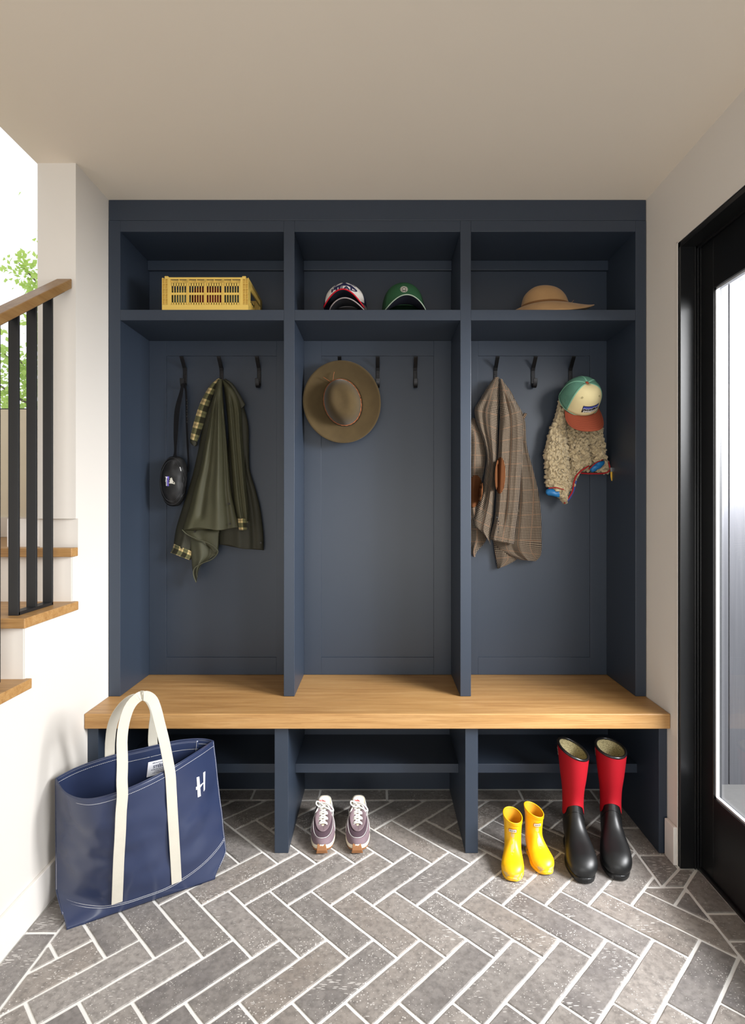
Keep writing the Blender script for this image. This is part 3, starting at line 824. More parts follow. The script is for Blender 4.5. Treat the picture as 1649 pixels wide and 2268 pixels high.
def logo_green(t, fr, S):
    bv = bvh_of(fr); w = plain('cream_thread', (214, 208, 196), 0.8); d = plain('black_thread', (30, 28, 28), 0.8)
    og = (-.004, -0.30, 0.068)
    def disc(r, n=32): return [(r * math.cos(2 * PI * k / n), r * math.sin(2 * PI * k / n)) for k in range(n)]
    for k, (r, m, nm) in enumerate(((.0148, w, 'round_patch'), (.0133, d, 'patch_ring'))):
        v, f = stick(disc(r), [tuple(range(32))], og, (1, 0, 0), (0, 0, 1), bv, (0, 1, 0), .0006 + .0004 * k); MB().add(v, f).build(nm, m, t)
    v2, f2 = [], []
    def bar(a, r0, r1, w):
        c_, s_ = math.cos(a), math.sin(a); o = len(v2)
        v2.extend([(r0 * c_ - w * s_, r0 * s_ + w * c_), (r0 * c_ + w * s_, r0 * s_ - w * c_), (r1 * c_ + w * s_, r1 * s_ - w * c_), (r1 * c_ - w * s_, r1 * s_ + w * c_)]); f2.append((o, o + 1, o + 2, o + 3))
    for k in range(17):                                           # illegible raised letters round the ring
        a = math.radians(lerp(222, -42, k / 16)); bar(a, .0078, .0118, .00085)
        if k % 3 != 1: bar(a + .06, .0094, .0104, .0014)
    for k in range(4): bar(math.radians(252 + 12 * k), .0082, .0112, .0008)
    v, f = stick(v2, f2, og, (1, 0, 0), (0, 0, 1), bv, (0, 1, 0), .0014, grid=0); MB().add(v, f).build('patch_lettering', w, t)
    star = [((.0066 if k % 2 else .0038) * math.cos(2 * PI * k / 20), (.005 if k % 2 else .0028) * math.sin(2 * PI * k / 20)) for k in range(20)]
    v, f = stick(star, [tuple(range(20))], og, (1, 0, 0), (0, 0, 1), bv, (0, 1, 0), .0014); MB().add(v, f).build('patch_emblem', w, t)
def mountain_label(t, bv, og, ux, uy, d, s=1.0, parts=True):
    """black label with blue-violet sky bands, white-edged mountain range and the word"""
    W_, H_ = .0365 * s, .0165 * s
    lay = [([(-W_ / 2, -H_ / 2), (W_ / 2, -H_ / 2), (W_ / 2, H_ / 2), (-W_ / 2, H_ / 2)], (20, 20, 26), 'label'),
           ([(-W_ * .47, 0), (W_ * .47, 0), (W_ * .47, H_ * .43), (-W_ * .47, H_ * .43)], (58, 70, 150), 'label_sky'),
           ([(-W_ * .47, 0), (W_ * .47, 0), (W_ * .47, H_ * .20), (-W_ * .47, H_ * .20)], (110, 120, 190), 'label_sky')]
    ridge = [(-.47, .02), (-.38, .13), (-.30, .04), (-.22, .09), (-.14, .03), (-.08, .12), (.0, .05), (.10, .16), (.17, .27), (.25, .14), (.33, .08), (.40, .14), (.47, .08)]
    lay.append(([(x * W_, y * H_ + H_ * .045) for x, y in ridge] + [(W_ * .47, -H_ * .2), (-W_ * .47, -H_ * .2)], (222, 222, 226), 'label_ridge'))
    lay.append(([(x * W_, y * H_) for x, y in ridge] + [(W_ * .47, -H_ * .3), (-W_ * .47, -H_ * .3)], (20, 20, 26), 'label_mountain'))
    for k, (q, c, nm) in enumerate(lay):
        v, f = stick(q, [tuple(range(len(q)))], og, ux, uy, bv, d, .0006 + .0005 * k, grid=.004 * s); MB().add(v, f).build(nm, plain('label_%d_%d_%d' % c, c, .7), t)
    tv, tf = text_geo('patagonia', .0098 * s, bold=.00022 * s); 
    mx = max(x for x, y in tv); k_ = W_ * .44 / mx
    tv = [(x * k_, y - H_ * .20) for x, y in tv]
    v, f = stick(tv, tf, og, ux, uy, bv, d, .0034, grid=0); MB().add(v, f).build('label_lettering', plain('white_thread', (222, 220, 215), .7), t)
def logo_mint(t, fr, S): mountain_label(t, bvh_of(fr), (0.008, -0.30, 0.040), (1, 0, 0), (0, 0, 1), (0, 1, 0), 1.95)

CAPW = dict(rx=.088, rf=.088, rb=.100, H=.084, peak=.020, pinch=.004, e=1.0, fa=66, front=fabric('white_cap_foam', (226, 222, 216)), back=fabric('navy_cap_mesh', (24, 28, 56)),
            button=fabric('navy_cap_mesh', (24, 28, 56)), brim=fabric('red_cap_brim', (186, 18, 38)), under=fabric('navy_under_brim', (20, 22, 34)), bl=.068, bk=9.5, lift=.006, ba=58, logo=logo_white)
xw = P(765, 0, 2.30).x; xg = P(893, 0, 2.30).x
make_cap('baseball_cap', 'white-fronted cap with navy back and red brim stacked on a grey cap', CAPW, (xw - .003, 2.318, Z2 + .050), (math.radians(-3), 0, 0), 1.0)
CAPU = dict(CAPW); CAPU.update(H=.078, e=.6, rx=.074, rf=.084, rb=.094, peak=.004, front=fabric('grey_cap_cloth', (120, 116, 116)), back=fabric('grey_cap_cloth', (120, 116, 116)), button=fabric('grey_cap_cloth', (120, 116, 116)),
            brim=fabric('grey_cap_brim', (62, 60, 66)), under=fabric('dark_under_brim', (30, 30, 34)), edge=fabric('pale_brim_binding', (158, 148, 148)), bl=.074, bk=6.6, lift=.004, logo=None)
make_cap('baseball_cap', 'dark grey cap nested underneath the white and red cap', CAPU, (xw + .014, 2.325, Z2 + .026), (math.radians(-1), 0, math.radians(-4)))
CAPG = dict(rx=.088, rf=.090, rb=.100, H=.112, peak=.012, pinch=.0, fa=62, front=fabric('green_cap_cotton', (44, 84, 56)), back=fabric('green_cap_back', (34, 62, 42)),
            button=fabric('green_cap_cotton', (44, 84, 56)), brim=fabric('dark_green_brim', (22, 34, 34)), under=fabric('navy_under_brim', (20, 22, 34)), edge=fabric('pale_green_binding', (150, 166, 148)), bl=.070, bk=6.8, lift=.006, logo=logo_green)
make_cap('baseball_cap', 'dark green cap with a round black and cream patch on the shelf', CAPG, (xg, 2.322, Z2 + .024), (math.radians(-5), 0, math.radians(3)))
mint = fabric('mint_binding', (124, 176, 152))
CAPM = dict(rx=.081, rf=.088, rb=.086, H=.104, peak=.020, pinch=.002, fa=60, front=fabric('cream_cap_cotton', (222, 208, 160)), back=_net('mint_mesh', (102, 152, 132)), tape=mint, hem=mint, dent=2.0,
            button=fabric('rust_cotton', (152, 76, 54)), brim=fabric('rust_cotton', (152, 76, 54)), under=fabric('rust_under', (120, 62, 46)), bl=.082, bk=5.0, lift=.0, stitch=fabric('rust_stitch', (132, 62, 44)), eyelet=fabric('olive_eyelet', (160, 150, 110)), logo=logo_mint)
make_cap('baseball_cap', 'mint mesh cap with cream front and rust brim hanging over the fleece', CAPM, P(1281, 888, 2.385), (math.radians(56), math.radians(-6), math.radians(6)))

# ================================================================== FELT HATS
def _felt(name, rgb, dark):
    g = G(name); v = g.coord('Object'); n1 = g.noise(v, 14, 5, .6); n2 = g.noise(v, 500, 2)
    g.bump(n2, .3, .0008)
    return g.fin(g.mix(n1, lin(dark), lin(rgb)), .92, 0, .15, Sheen_Weight=.15)
def hat(name, label, loc, rx, ry, cx_, cy_, H, mat, band, wave, dent, tip=0.0, thick=.0035, off=(0, 0)):
    """brim in local XY plane, crown along +Z; wave(phi, r)->dz of brim"""
    t = thing(name, label, 'hat', (0, 0, 0)); n = 72; rows = []
    for i in range(11):                                # brim from outer edge inwards
        k = i / 10
        rows.append([Vector((lerp(rx * math.cos(a), off[0] + cx_ * 1.04 * math.cos(a), k), lerp(ry * math.sin(a), off[1] + cy_ * 1.04 * math.sin(a), k), wave(a, 1 - k))) for a in [2 * PI * j / n for j in range(n)]])
    MB().grid(rows, closed_u=True).build('brim', mat, t, smooth=True, solid=thick)
    rows = []
    for i in range(25):
        k = i / 24; ang = k * PI / 2
        r = math.cos(ang) ** .55 if k < 1 else .02; z = math.sin(ang) ** .9
        rr = []
        for j in range(n):
            a = 2 * PI * j / n; x = cx_ * r * math.cos(a); y = cy_ * r * math.sin(a)
            zz = H * z * (1 + tip * x / cx_) - dent(x / cx_, y / cy_) * max(0, (z - .55) / .45)
            sh = 1 - .10 * z
            rr.append(Vector((off[0] + x * sh, off[1] + y * sh, zz - (.001 if i == 0 else 0))))
        rows.append(rr)
    MB().grid(rows, closed_u=True, cap1=True).build('crown', mat, t, smooth=True)
    return t
# tan hat lying on the right-hand top shelf
M_TAN = _felt('tan_felt', (176, 140, 98), (152, 118, 80))
M_BAND = fabric('brown_hat_band', (120, 84, 52))
wv = lambda a, r: (r ** 1.6) * (.030 * max(0, math.cos(a)) ** 2 * 0 - .020 * max(0, -math.cos(a)) ** 1.2 + .010 * max(0, math.cos(a)) ** 2 - .052 * max(0, -math.sin(a)) ** 1.2 - .012 * max(0, math.sin(a)) ** 2)
th_ = hat('felt_hat', 'tan felt wide-brim hat resting on the top shelf of the right bay', None, .176, .134, .098, .080, .086, M_TAN, M_BAND,
          wv, lambda x, y: .012 * math.exp(-(y * 3) ** 2), tip=-.10, off=(-.022, 0))
b = MB(); b.tube([(-.022 + .0985 * math.cos(a), .0805 * math.sin(a), .006) for a in [2 * PI * j / 60 for j in range(60)]], .0035, 6, closed=True, rb=.0012, up=(0, 0, 1)); b.build('hat_band', M_BAND, th_, smooth=True)
b = MB(); b.tube(catmull([(.076, -.01, .008), (.084, -.014, .016), (.092, -.02, .024)], 6), .0028, 6, rb=.0008, up=(0, 1, 0)); b.build('feather', plain('pale_feather', (200, 160, 112), .8), th_)
th_.location = (P(1222, 0, 2.31).x, 2.336, Z2 + .054); th_.rotation_euler = (0, math.radians(-1.5), 0)

# brown hat on the hook in the middle bay: crown towards the viewer
M_BRN = _felt('brown_felt', (88, 73, 47), (64, 52, 33))
wb = lambda a, r: .006 * math.sin(a * 2 + .6) * r ** 2 + .014 * r ** 2.4
hb = hat('felt_hat', 'brown felt wide-brim hat with thin leather cord hanging in the middle bay', None, .166, .178, .078, .100, .098, M_BRN, None, wb,
         lambda x, y: .010 * math.exp(-(x * 2.2) ** 2 - (y * 1.3) ** 2), off=(0.002, -.002))
M_CORD = plain('orange_leather', (158, 92, 50), .6, var=.15)
for s_ in (0, 1):
    b = MB(); b.tube([((.0785 + .0012 * math.sin(14 * a + s_ * PI)) * math.cos(a) + .002, (.1005 + .0012 * math.sin(14 * a + s_ * PI)) * math.sin(a) - .002, .008 + .0022 * math.cos(14 * a + s_ * PI)) for a in [2 * PI * j / 140 for j in range(140)]], .0013, 5, closed=True)
    b.build('braided_cord', M_CORD, hb, smooth=True)
for pts in ([(-.022, .090, .012), (-.030, .100, .016), (-.050, .122, .018)], [(-.022, .090, .012), (-.012, .098, .020), (-.004, .118, .022), (.002, .130, .018)]):
    b = MB(); b.tube(catmull(pts, 10), .0022, 6, rb=.0009, up=(0, 0, 1)); b.build('cord_end', M_CORD, hb, smooth=True)
c = P(757, 891, 2.425); hb.location = c; hb.rotation_euler = (math.radians(90), math.radians(-15), 0)
# ================================================================== HANGING GARMENTS
def drape(name, ctrl, Y0, bulge, mat, parent, folds=(), nr=70, nc=64, thick=0.008, wr=0.0, wf=9, seed=0.0, fuzz=0.0, uvs=1.0, power=0.5, hem=0.0, drift=0.0, ybot=None, off=None):
    """cloth piece: ctrl = rows (xl, yl, xr, yr) read off its outline, Y0 = depth of its edges, bulge = how far it stands out.
    folds: (u_top, u_bottom, width, amplitude, v_start, v_end) ridges (+) or valleys (-)"""
    rows = catmull([tuple(map(float, c)) for c in ctrl], nr); R = []; UV = {}
    ybot = Y0 if ybot is None else ybot
    acc = 0; uvlist = []; prev = None
    for i, (xl, yl, xr, yr) in enumerate(rows):
        v = i / (nr - 1); base = lerp(Y0, ybot, v); front = []; back = []
        mid = ((xl + xr) / 2, (yl + yr) / 2)
        if prev: acc += math.hypot(mid[0] - prev[0], mid[1] - prev[1]) * 2.4 / F
        prev = mid; wpx = math.hypot(xr - xl, yr - yl) * 2.4 / F
        for j in range(nc):
            u = j / (nc - 1)
            d = bulge * max(0.0, 1 - abs(2 * u - 1) ** 2.4) ** power * (0.35 + 0.65 * sstep(0, .12, v))
            for (u0, u1, w, a, v0, v1) in folds:
                uc = lerp(u0, u1, v); d += a * math.exp(-((u - uc) / w) ** 2) * sstep(v0, v0 + .12, v) * (1 - sstep(v1 - .12, v1, v))
            px, py = lerp(xl, xr, u), lerp(yl, yr, u)
            if hem: py += hem * math.sin(u * 9 + seed) * sstep(.8, 1, v)
            p = P(px, py, base)
            if wr:
                d += wr * noise.noise(Vector((p.x * wf, p.z * wf * .55, seed))) + wr * .45 * noise.noise(Vector((p.x * wf * 2.7, p.z * wf * 1.6, seed + 5)))
            if fuzz:
                q = Vector((p.x, seed * .0137 + .0041, p.z))
                d += fuzz * (abs(noise.noise(q * 85)) * 2.9 + 1.2 * abs(noise.noise(q * 190))) - fuzz * .7
                p = P(px + fuzz * 1300 * noise.noise(q * 120 + Vector((7, 0, 0))), py + fuzz * 1300 * noise.noise(q * 120 + Vector((0, 9, 3))), base)
            edge = min(u, 1 - u)
            f = P(px, py, base - d) if not fuzz else Vector((p.x, base - d, p.z))
            front.append(f); uvlist.append(((u - .5) * wpx * uvs, -acc * uvs))
            if j % 4 == 0 or j == nc - 1: back.append(P(lerp(px, (xl + xr) / 2, .02), py, max(base + thick * (1 - abs(2 * u - 1) ** 3) * .6 + .001, base - d + thick)))
        back = back[::-1]
        for k in range(len(back)): uvlist.append((0.013 * k, -acc))
        R.append(front + back)
    m = len(R[0]); b = MB(); v = [p for r in R for p in r]; f = []
    for i in range(nr - 1):
        for j in range(m):
            j2 = (j + 1) % m; f.append((i * m + j, i * m + j2, (i + 1) * m + j2, (i + 1) * m + j))
    f.append(tuple(range(m))[::-1]); f.append(tuple((nr - 1) * m + j for j in range(m)))
    b.add(v, f, uvlist)
    return b.build(name, mat, parent, smooth=True)

def checks(name, cell, light, mid, dark, accent=None, duty=0.5, thin=None, fuzzy=0.25):
    """woven two-way check in UV space (metres)"""
    g = G(name); uv = g.coord('UV'); sp = g.n('ShaderNodeSeparateXYZ'); g.t.links.new(uv, sp.inputs[0])
    def band(s, per, d, ph=0.0): return g.math('LESS_THAN', g.math('FRACT', g.math('ADD', g.math('MULTIPLY', s, 1 / per), ph)), d)
    a, b = band(sp.outputs[0], cell, duty), band(sp.outputs[1], cell, duty)
    c = g.mix(a, lin(light), lin(mid)); c2 = g.mix(a, lin(mid), lin(dark)); c = g.mix(b, c, c2)
    if accent:
        c = g.mix(g.math('MULTIPLY', g.math('MAXIMUM', band(sp.outputs[0], cell * 8, .06), band(sp.outputs[1], cell * 8, .06)), .6), c, lin(accent))
    if thin:
        for s in (0, 1):
            c = g.mix(g.math('MULTIPLY', g.math('MAXIMUM', band(sp.outputs[s], cell, .035, .22), band(sp.outputs[s], cell, .035, .30)), .8), c, lin(thin))
    n = g.noise(g.coord('Object'), 700, 2); c = g.mix(g.math('MULTIPLY', n, fuzzy), c, lin(mid)); g.bump(n, .4, .0008)
    return g.fin(c, .92, 0, .12, Sheen_Weight=.1)
M_OLIVE = plain('olive_waxed_cotton', (65, 64, 45), .62, 0, .35, .14, .3, 420, 9)
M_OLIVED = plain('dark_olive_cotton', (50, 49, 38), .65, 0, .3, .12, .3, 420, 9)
M_PLAID = checks('cream_black_olive_plaid', .052, (204, 180, 128), (98, 96, 66), (26, 24, 20), thin=(36, 34, 26))
M_SEAM = plain('olive_hem', (70, 70, 52), .7, bump=.3)
M_BUTTON = plain('dark_button', (30, 26, 22), .35, .3)

# ---- olive waxed jacket, left bay
jk = thing('waxed_jacket', 'dark olive waxed jacket with plaid lining hanging in the left bay', 'jacket', P(489, 845, 2.43))
drape('rear_panel', [(494, 852, 530, 872), (500, 900, 549, 935), (505, 960, 551, 990), (500, 1030, 553, 1040), (490, 1080, 566, 1085), (484, 1130, 577, 1132), (482, 1180, 583, 1182), (484, 1206, 584, 1220)],
      2.452, .024, M_OLIVED, jk, folds=[(.55, .45, .10, .012, .2, 1.1), (.8, .78, .07, -.010, .3, 1.1)], wr=.006, seed=3, hem=2)
drape('left_sleeve', [(476, 860, 486, 858), (452, 930, 476, 930), (438, 1000, 468, 1000), (424, 1060, 462, 1060), (405, 1120, 448, 1130), (390, 1170, 440, 1190), (384, 1207, 428, 1226)],
      2.450, .030, M_OLIVED, jk, folds=[(.5, .4, .12, .008, .2, 1.1)], wr=.008, seed=8)
drape('plaid_cuff', [(385, 1203, 430, 1222), (382, 1214, 426, 1234), (377, 1224, 421, 1241)], 2.446, .034, M_PLAID, jk, nr=10, uvs=1.3)
drape('collar', [(483, 838, 489, 840), (466, 852, 481, 856), (450, 878, 468, 884), (438, 905, 459, 912), (429, 935, 451, 940), (423, 960, 442, 966), (421, 974, 436, 980)],
      2.432, .016, M_PLAID, jk, wr=.002, seed=1, uvs=1.0)
drape('collar_end', [(421, 972, 437, 978), (421, 980, 436, 986), (426, 986, 432, 989)], 2.430, .017, M_OLIVED, jk, nr=10)
drape('right_shoulder', [(490, 842, 498, 842), (497, 865, 522, 868), (502, 905, 534, 905), (506, 960, 537, 960), (511, 1020, 541, 1020), (514, 1070, 546, 1080), (519, 1120, 551, 1130), (526, 1150, 551, 1155)],
      2.425, .034, M_OLIVE, jk, folds=[(.35, .5, .10, -.012, .15, 1.1), (.75, .8, .1, .010, .2, 1.1)], wr=.006, seed=13)
drape('plaid_cuff', [(525, 1148, 549, 1147), (526, 1160, 549, 1160), (529, 1174, 548, 1174)], 2.418, .034, M_PLAID, jk, nr=10, uvs=1.3)
drape('collar_flap', [(494, 840, 500, 839), (505, 850, 516, 851), (516, 866, 529, 870), (525, 884, 540, 890), (529, 898, 543, 897), (532, 905, 536, 904)],
      2.414, .012, M_OLIVED, jk, seed=2)
drape('front_panel', [(482, 840, 492, 839), (472, 880, 493, 872), (463, 930, 497, 925), (454, 980, 502, 980), (443, 1035, 507, 1040), (430, 1080, 512, 1090), (419, 1125, 520, 1130), (409, 1155, 526, 1155), (403, 1172, 529, 1171)],
      2.405, .040, M_OLIVE, jk, folds=[(.30, .28, .07, -.012, .1, .9), (.60, .62, .10, .014, .1, 1.2), (.88, .82, .06, -.012, .15, 1.2), (.12, .1, .07, .008, .3, 1.2)], wr=.006, seed=21, hem=3.0, nr=90)
drape('hem_fold', [(404, 1172, 486, 1174), (412, 1181, 484, 1190), (424, 1192, 483, 1208), (450, 1204, 481, 1222), (462, 1212, 479, 1226)], 2.408, .012, M_OLIVE, jk, folds=[(.5, .3, .15, -.008, 0, 1.2)], wr=.006, seed=31, nr=30)
drape('lower_flap', [(420, 1190, 484, 1180), (422, 1215, 484, 1205), (424, 1240, 481, 1226), (425, 1255, 462, 1240), (427, 1268, 447, 1250), (430, 1280, 440, 1262), (435, 1291, 438, 1270)],
      2.428, .022, M_SEAM, jk, folds=[(.3, .5, .14, .012, 0, 1.2), (.7, .7, .1, -.01, 0, 1)], wr=.006, seed=41, nr=50)
b = MB(); b.tube([P(x, y, 2.388) for x, y, *_ in catmull([(403, 1173), (415, 1184), (436, 1194), (462, 1203), (478, 1214), (482, 1224), (470, 1238), (447, 1248), (431, 1258), (428, 1272), (434, 1290)], 50)], .0045, 8, rb=.0022, up=(0, 1, 0))
b.build('hem_edge', M_SEAM, jk, smooth=True)
for x, y, Y in ((506, 1116, 2.362), (509, 1160, 2.362), (577, 1202, 2.424), (431, 1177, 2.384)):
    c = P(x, y, Y); MB().cyl(c, c + Vector((0, .004, 0)), .0042, 14).build('snap_button', M_BUTTON, jk)
b = MB(); b.tube([P(x, y, 2.437) for x, y in ((489, 838), (487, 846), (490, 852))], .003, 8); b.build('hanging_loop', M_BLK, jk)

# ---- black belt bag, left bay
M_NYLON = plain('black_ripstop', (17, 17, 18), .55, 0, .4, .15, .35, 500, 20)
bb = thing('belt_bag', 'small black belt bag hanging by its strap in the left bay', 'bag', P(385, 1065, 2.42))
rows = []
cen, ax_, az_ = P(385, 1066, 2.425), .058, .108
for i in range(25):
    k = i / 24; t_ = PI * k; zz = math.cos(t_); rr = math.sin(t_) ** .75 if 0 < k < 1 else 0.0
    row = []
    for j in range(40):
        a = 2 * PI * j / 40; x = ax_ * rr * math.cos(a) * (1 + .04 * zz); y = .040 * rr * math.sin(a) * (1.15 if math.sin(a) < 0 else .8)
        q = Vector((x, y, az_ * zz)); w_ = .009 * noise.noise(q * 26) * rr + .004 * noise.noise(q * 60) * rr
        row.append(cen + Vector((x + w_ + .006 * zz * (zz > 0), y - w_, az_ * zz)))
    rows.append(row)
body = MB().grid(rows, closed_u=True, cap0=True, cap1=True).build('pouch', M_NYLON, bb, smooth=True)
bvb = bvh_of(body)
for s_ in (.80, .93):                                 # zip line and piping
    pts = []
    for j in range(60):
        a = 2 * PI * j / 60; o = cen + Vector((ax_ * s_ * math.cos(a), -.3, az_ * s_ * math.sin(a)))
        h = bvb.ray_cast(o, Vector((0, 1, 0)))
        if h[0] is not None: pts.append(h[0] - Vector((0, .0006, 0)))
    MB().tube(pts, .0013, 6, closed=True).build('zip' if s_ < .9 else 'piping', plain('grey_black_tape', (40, 40, 42), .5), bb, smooth=True)
b = MB(); c = P(399, 1038, 2.372); b.tube([c + Vector((.0008 * k, 0, -.0035 * k)) for k in range(-2, 4)], .0015, 6); b.build('zip_pull', plain('bright_zip', (150, 150, 148), .3, .8), bb)
v, f = stick([(-.0205, -.0055), (.0205, -.0055), (.0205, .0060), (-.0205, .0060)], [(0, 1, 2, 3)], P(371.5, 1066, 2.385), (0, 0, -1), (1, 0, 0), bvb, (0, 1, 0), .0008); MB().add(v, f).build('label', plain('violet_label', (92, 80, 170), .7), bb)
tv, tf = text_geo('patagonia', .0108, bold=.0003); tv = [(x * .0195 / max(q[0] for q in tv), y - .0030) for x, y in tv]
v, f = stick(tv, tf, P(371.5, 1066, 2.385), (0, 0, -1), (1, 0, 0), bvb, (0, 1, 0), .0014, grid=0); MB().add(v, f).build('label_lettering', plain('white_thread', (222, 220, 215), .7), bb)
fish = [(-.001, .0135), (.0015, .012), (.003, .007), (.0055, .002), (.0085, -.001), (.0115, -.003), (.0118, -.0085), (.008, -.0078), (.003, -.0062), (-.0065, -.0055), (-.008, -.004), (-.0045, -.001), (-.0062, .003), (-.0042, .006), (-.006, .010)]
v, f = stick([(x * 1.3 - .002, y * 1.3) for x, y in fish], [tuple(range(len(fish)))], P(381.5, 1067, 2.385), (1, 0, 0), (0, 0, 1), bvb, (0, 1, 0), .0009); MB().add(v, f).build('printed_mark', plain('pale_print', (186, 182, 170), .7), bb)
for pts, w in (([(404, 852, 2.425), (401, 870, 2.43), (392, 910, 2.44), (389, 960, 2.44), (388, 1000, 2.44), (386, 1018, 2.435)], [.012, .018, .026, .022, .012, .030]),
               ([(408, 850, 2.43), (412, 872, 2.445), (413, 930, 2.45), (415, 980, 2.45), (417, 1020, 2.445), (416, 1045, 2.44)], [.010, .010, .009, .009, .009, .012])):
    q = catmull([tuple(P(*p)) + (ww,) for p, ww in zip(pts, w)], 30)
    b = MB(); b.ribbon([p[:3] for p in q], [p[3] for p in q], .0016, (1, -.35, 0)); b.build('strap', M_BLK, bb, smooth=False)
b = MB(); b.ribbon([P(404, 853, 2.425), P(405, 850, 2.432), P(408, 851, 2.44)], .012, .0016, (1, -.2, 0)); b.build('strap_loop', M_BLK, bb)
b = MB()
for k in range(9):
    c = P(414 + (k % 2) * 1.0, 886 + k * 6, 2.438); b.box(c.x - .0022, c.x + .0022, c.y - .002, c.y + .002, c.z - .004, c.z + .003)
b.build('slider_buckle', M_NYLON, bb)

# ---- tweed blazer, right bay
M_TWEED = checks('houndstooth_tweed', .0066, (158, 145, 126), (80, 66, 54), (26, 20, 18), accent=(110, 76, 54), duty=.5)
M_SUEDE = plain('tan_suede', (94, 58, 34), .9, 0, .1, .12, .5, 500, 14)
bz = thing('tweed_blazer', 'brown houndstooth tweed blazer with tan elbow patches hanging in the right bay', 'blazer', P(1099, 845, 2.43))
drape('rear_panel', [(1104, 845, 1118, 850), (1118, 880, 1146, 895), (1128, 920, 1162, 930), (1130, 980, 1166, 985), (1122, 1040, 1180, 1040), (1112, 1100, 1193, 1095), (1102, 1150, 1198, 1145), (1094, 1190, 1199, 1190), (1092, 1200, 1199, 1215), (1110, 1222, 1196, 1232), (1150, 1240, 1186, 1243)],
      2.452, .028, M_TWEED, bz, folds=[(.6, .55, .08, .012, .2, 1.2), (.82, .80, .06, -.010, .2, 1.0), (.40, .35, .06, -.008, .4, 1.0)], wr=.006, seed=50, nr=100)
drape('tail', [(1088, 1180, 1130, 1185), (1092, 1200, 1140, 1208), (1095, 1225, 1150, 1222), (1098, 1242, 1148, 1236), (1101, 1260, 1122, 1252)], 2.456, .012, M_TWEED, bz, folds=[(.4, .3, .15, .008, 0, 1.2)], seed=52, nr=34)
drape('lapel', [(1104, 838, 1108, 839), (1112, 848, 1120, 852), (1124, 868, 1134, 872), (1134, 890, 1143, 895), (1142, 905, 1152, 915), (1153, 922, 1160, 928), (1160, 914, 1167, 916)], 2.445, .010, M_TWEED, bz, nr=44, seed=4)
drape('left_sleeve', [(1046, 925, 1052, 928), (1034, 940, 1066, 958), (1028, 980, 1076, 985), (1026, 1030, 1074, 1030), (1030, 1060, 1068, 1060), (1030, 1110, 1062, 1110), (1032, 1160, 1076, 1165), (1034, 1195, 1076, 1196), (1040, 1218, 1056, 1222), (1046, 1233, 1052, 1234)],
      2.447, .034, M_TWEED, bz, folds=[(.5, .5, .16, .010, .1, 1.1)], wr=.006, seed=60)
drape('front_fold', [(1094, 836, 1104, 835), (1078, 858, 1106, 850), (1062, 885, 1105, 885), (1050, 908, 1103, 920), (1056, 940, 1102, 960), (1068, 970, 1101, 1000), (1077, 1010, 1099, 1040), (1073, 1050, 1096, 1080), (1066, 1090, 1093, 1120), (1053, 1130, 1091, 1150), (1046, 1160, 1086, 1180), (1060, 1172, 1085, 1196), (1078, 1185, 1086, 1208)],
      2.420, .036, M_TWEED, bz, folds=[(.75, .6, .12, .010, .1, 1.1), (.35, .3, .10, -.010, .1, .8)], wr=.005, seed=70, nr=100)
drape('right_sleeve', [(1106, 838, 1112, 840), (1106, 862, 1126, 864), (1106, 890, 1140, 888), (1106, 930, 1154, 915), (1104, 970, 1158, 960), (1102, 1010, 1157, 1005), (1100, 1060, 1153, 1060), (1098, 1110, 1149, 1110), (1094, 1150, 1143, 1155), (1086, 1185, 1139, 1196), (1085, 1195, 1136, 1205)],
      2.410, .042, M_TWEED, bz, folds=[(.8, .82, .10, .010, .1, 1.2), (.45, .42, .10, -.010, .1, .9), (.15, .15, .07, .008, .3, 1.2)], wr=.006, seed=80, nr=100)
pockt = drape('pocket_flap', [(1146, 1128, 1163, 1136), (1146, 1134, 1162, 1143)], 2.424, .003, M_TWEED, bz, nr=8)
def patch_on(obj, cx, cy, rx, ry, tilt=0, clipx=None):
    bv = bvh_of(obj); k = 2.4 / F
    pl = [(rx * k * math.cos(a) * (1) + tilt * k * math.sin(a), ry * k * math.sin(a)) for a in [2 * PI * j / 40 for j in range(40)]]
    if clipx is not None: pl = [(min(x, clipx * k), y) for x, y in pl]
    v, f = stick(pl, [tuple(range(40))], P(cx, cy, 2.3), (1, 0, 0), (0, 0, 1), bv, (P(cx, cy, 2.3) - Vector((0, 0, HC))), .0022)
    return MB().add(v, f).build('elbow_patch', M_SUEDE, bz, smooth=True, solid=.001)
kids = {o.name.split('.')[0]: o for o in bz.children}
patch_on(kids['right_sleeve'], 1107, 1053, 11.5, 40, 1)
patch_on(kids['left_sleeve'], 1050, 1088, 18, 36, 3)
for k in range(5):
    c = P(1101 + (k % 2), 1146 + 8 * k, 2.372); MB().cyl(c, c + Vector((.001, .004, 0)), .0046, 14).build('cuff_button', M_BUTTON, bz)

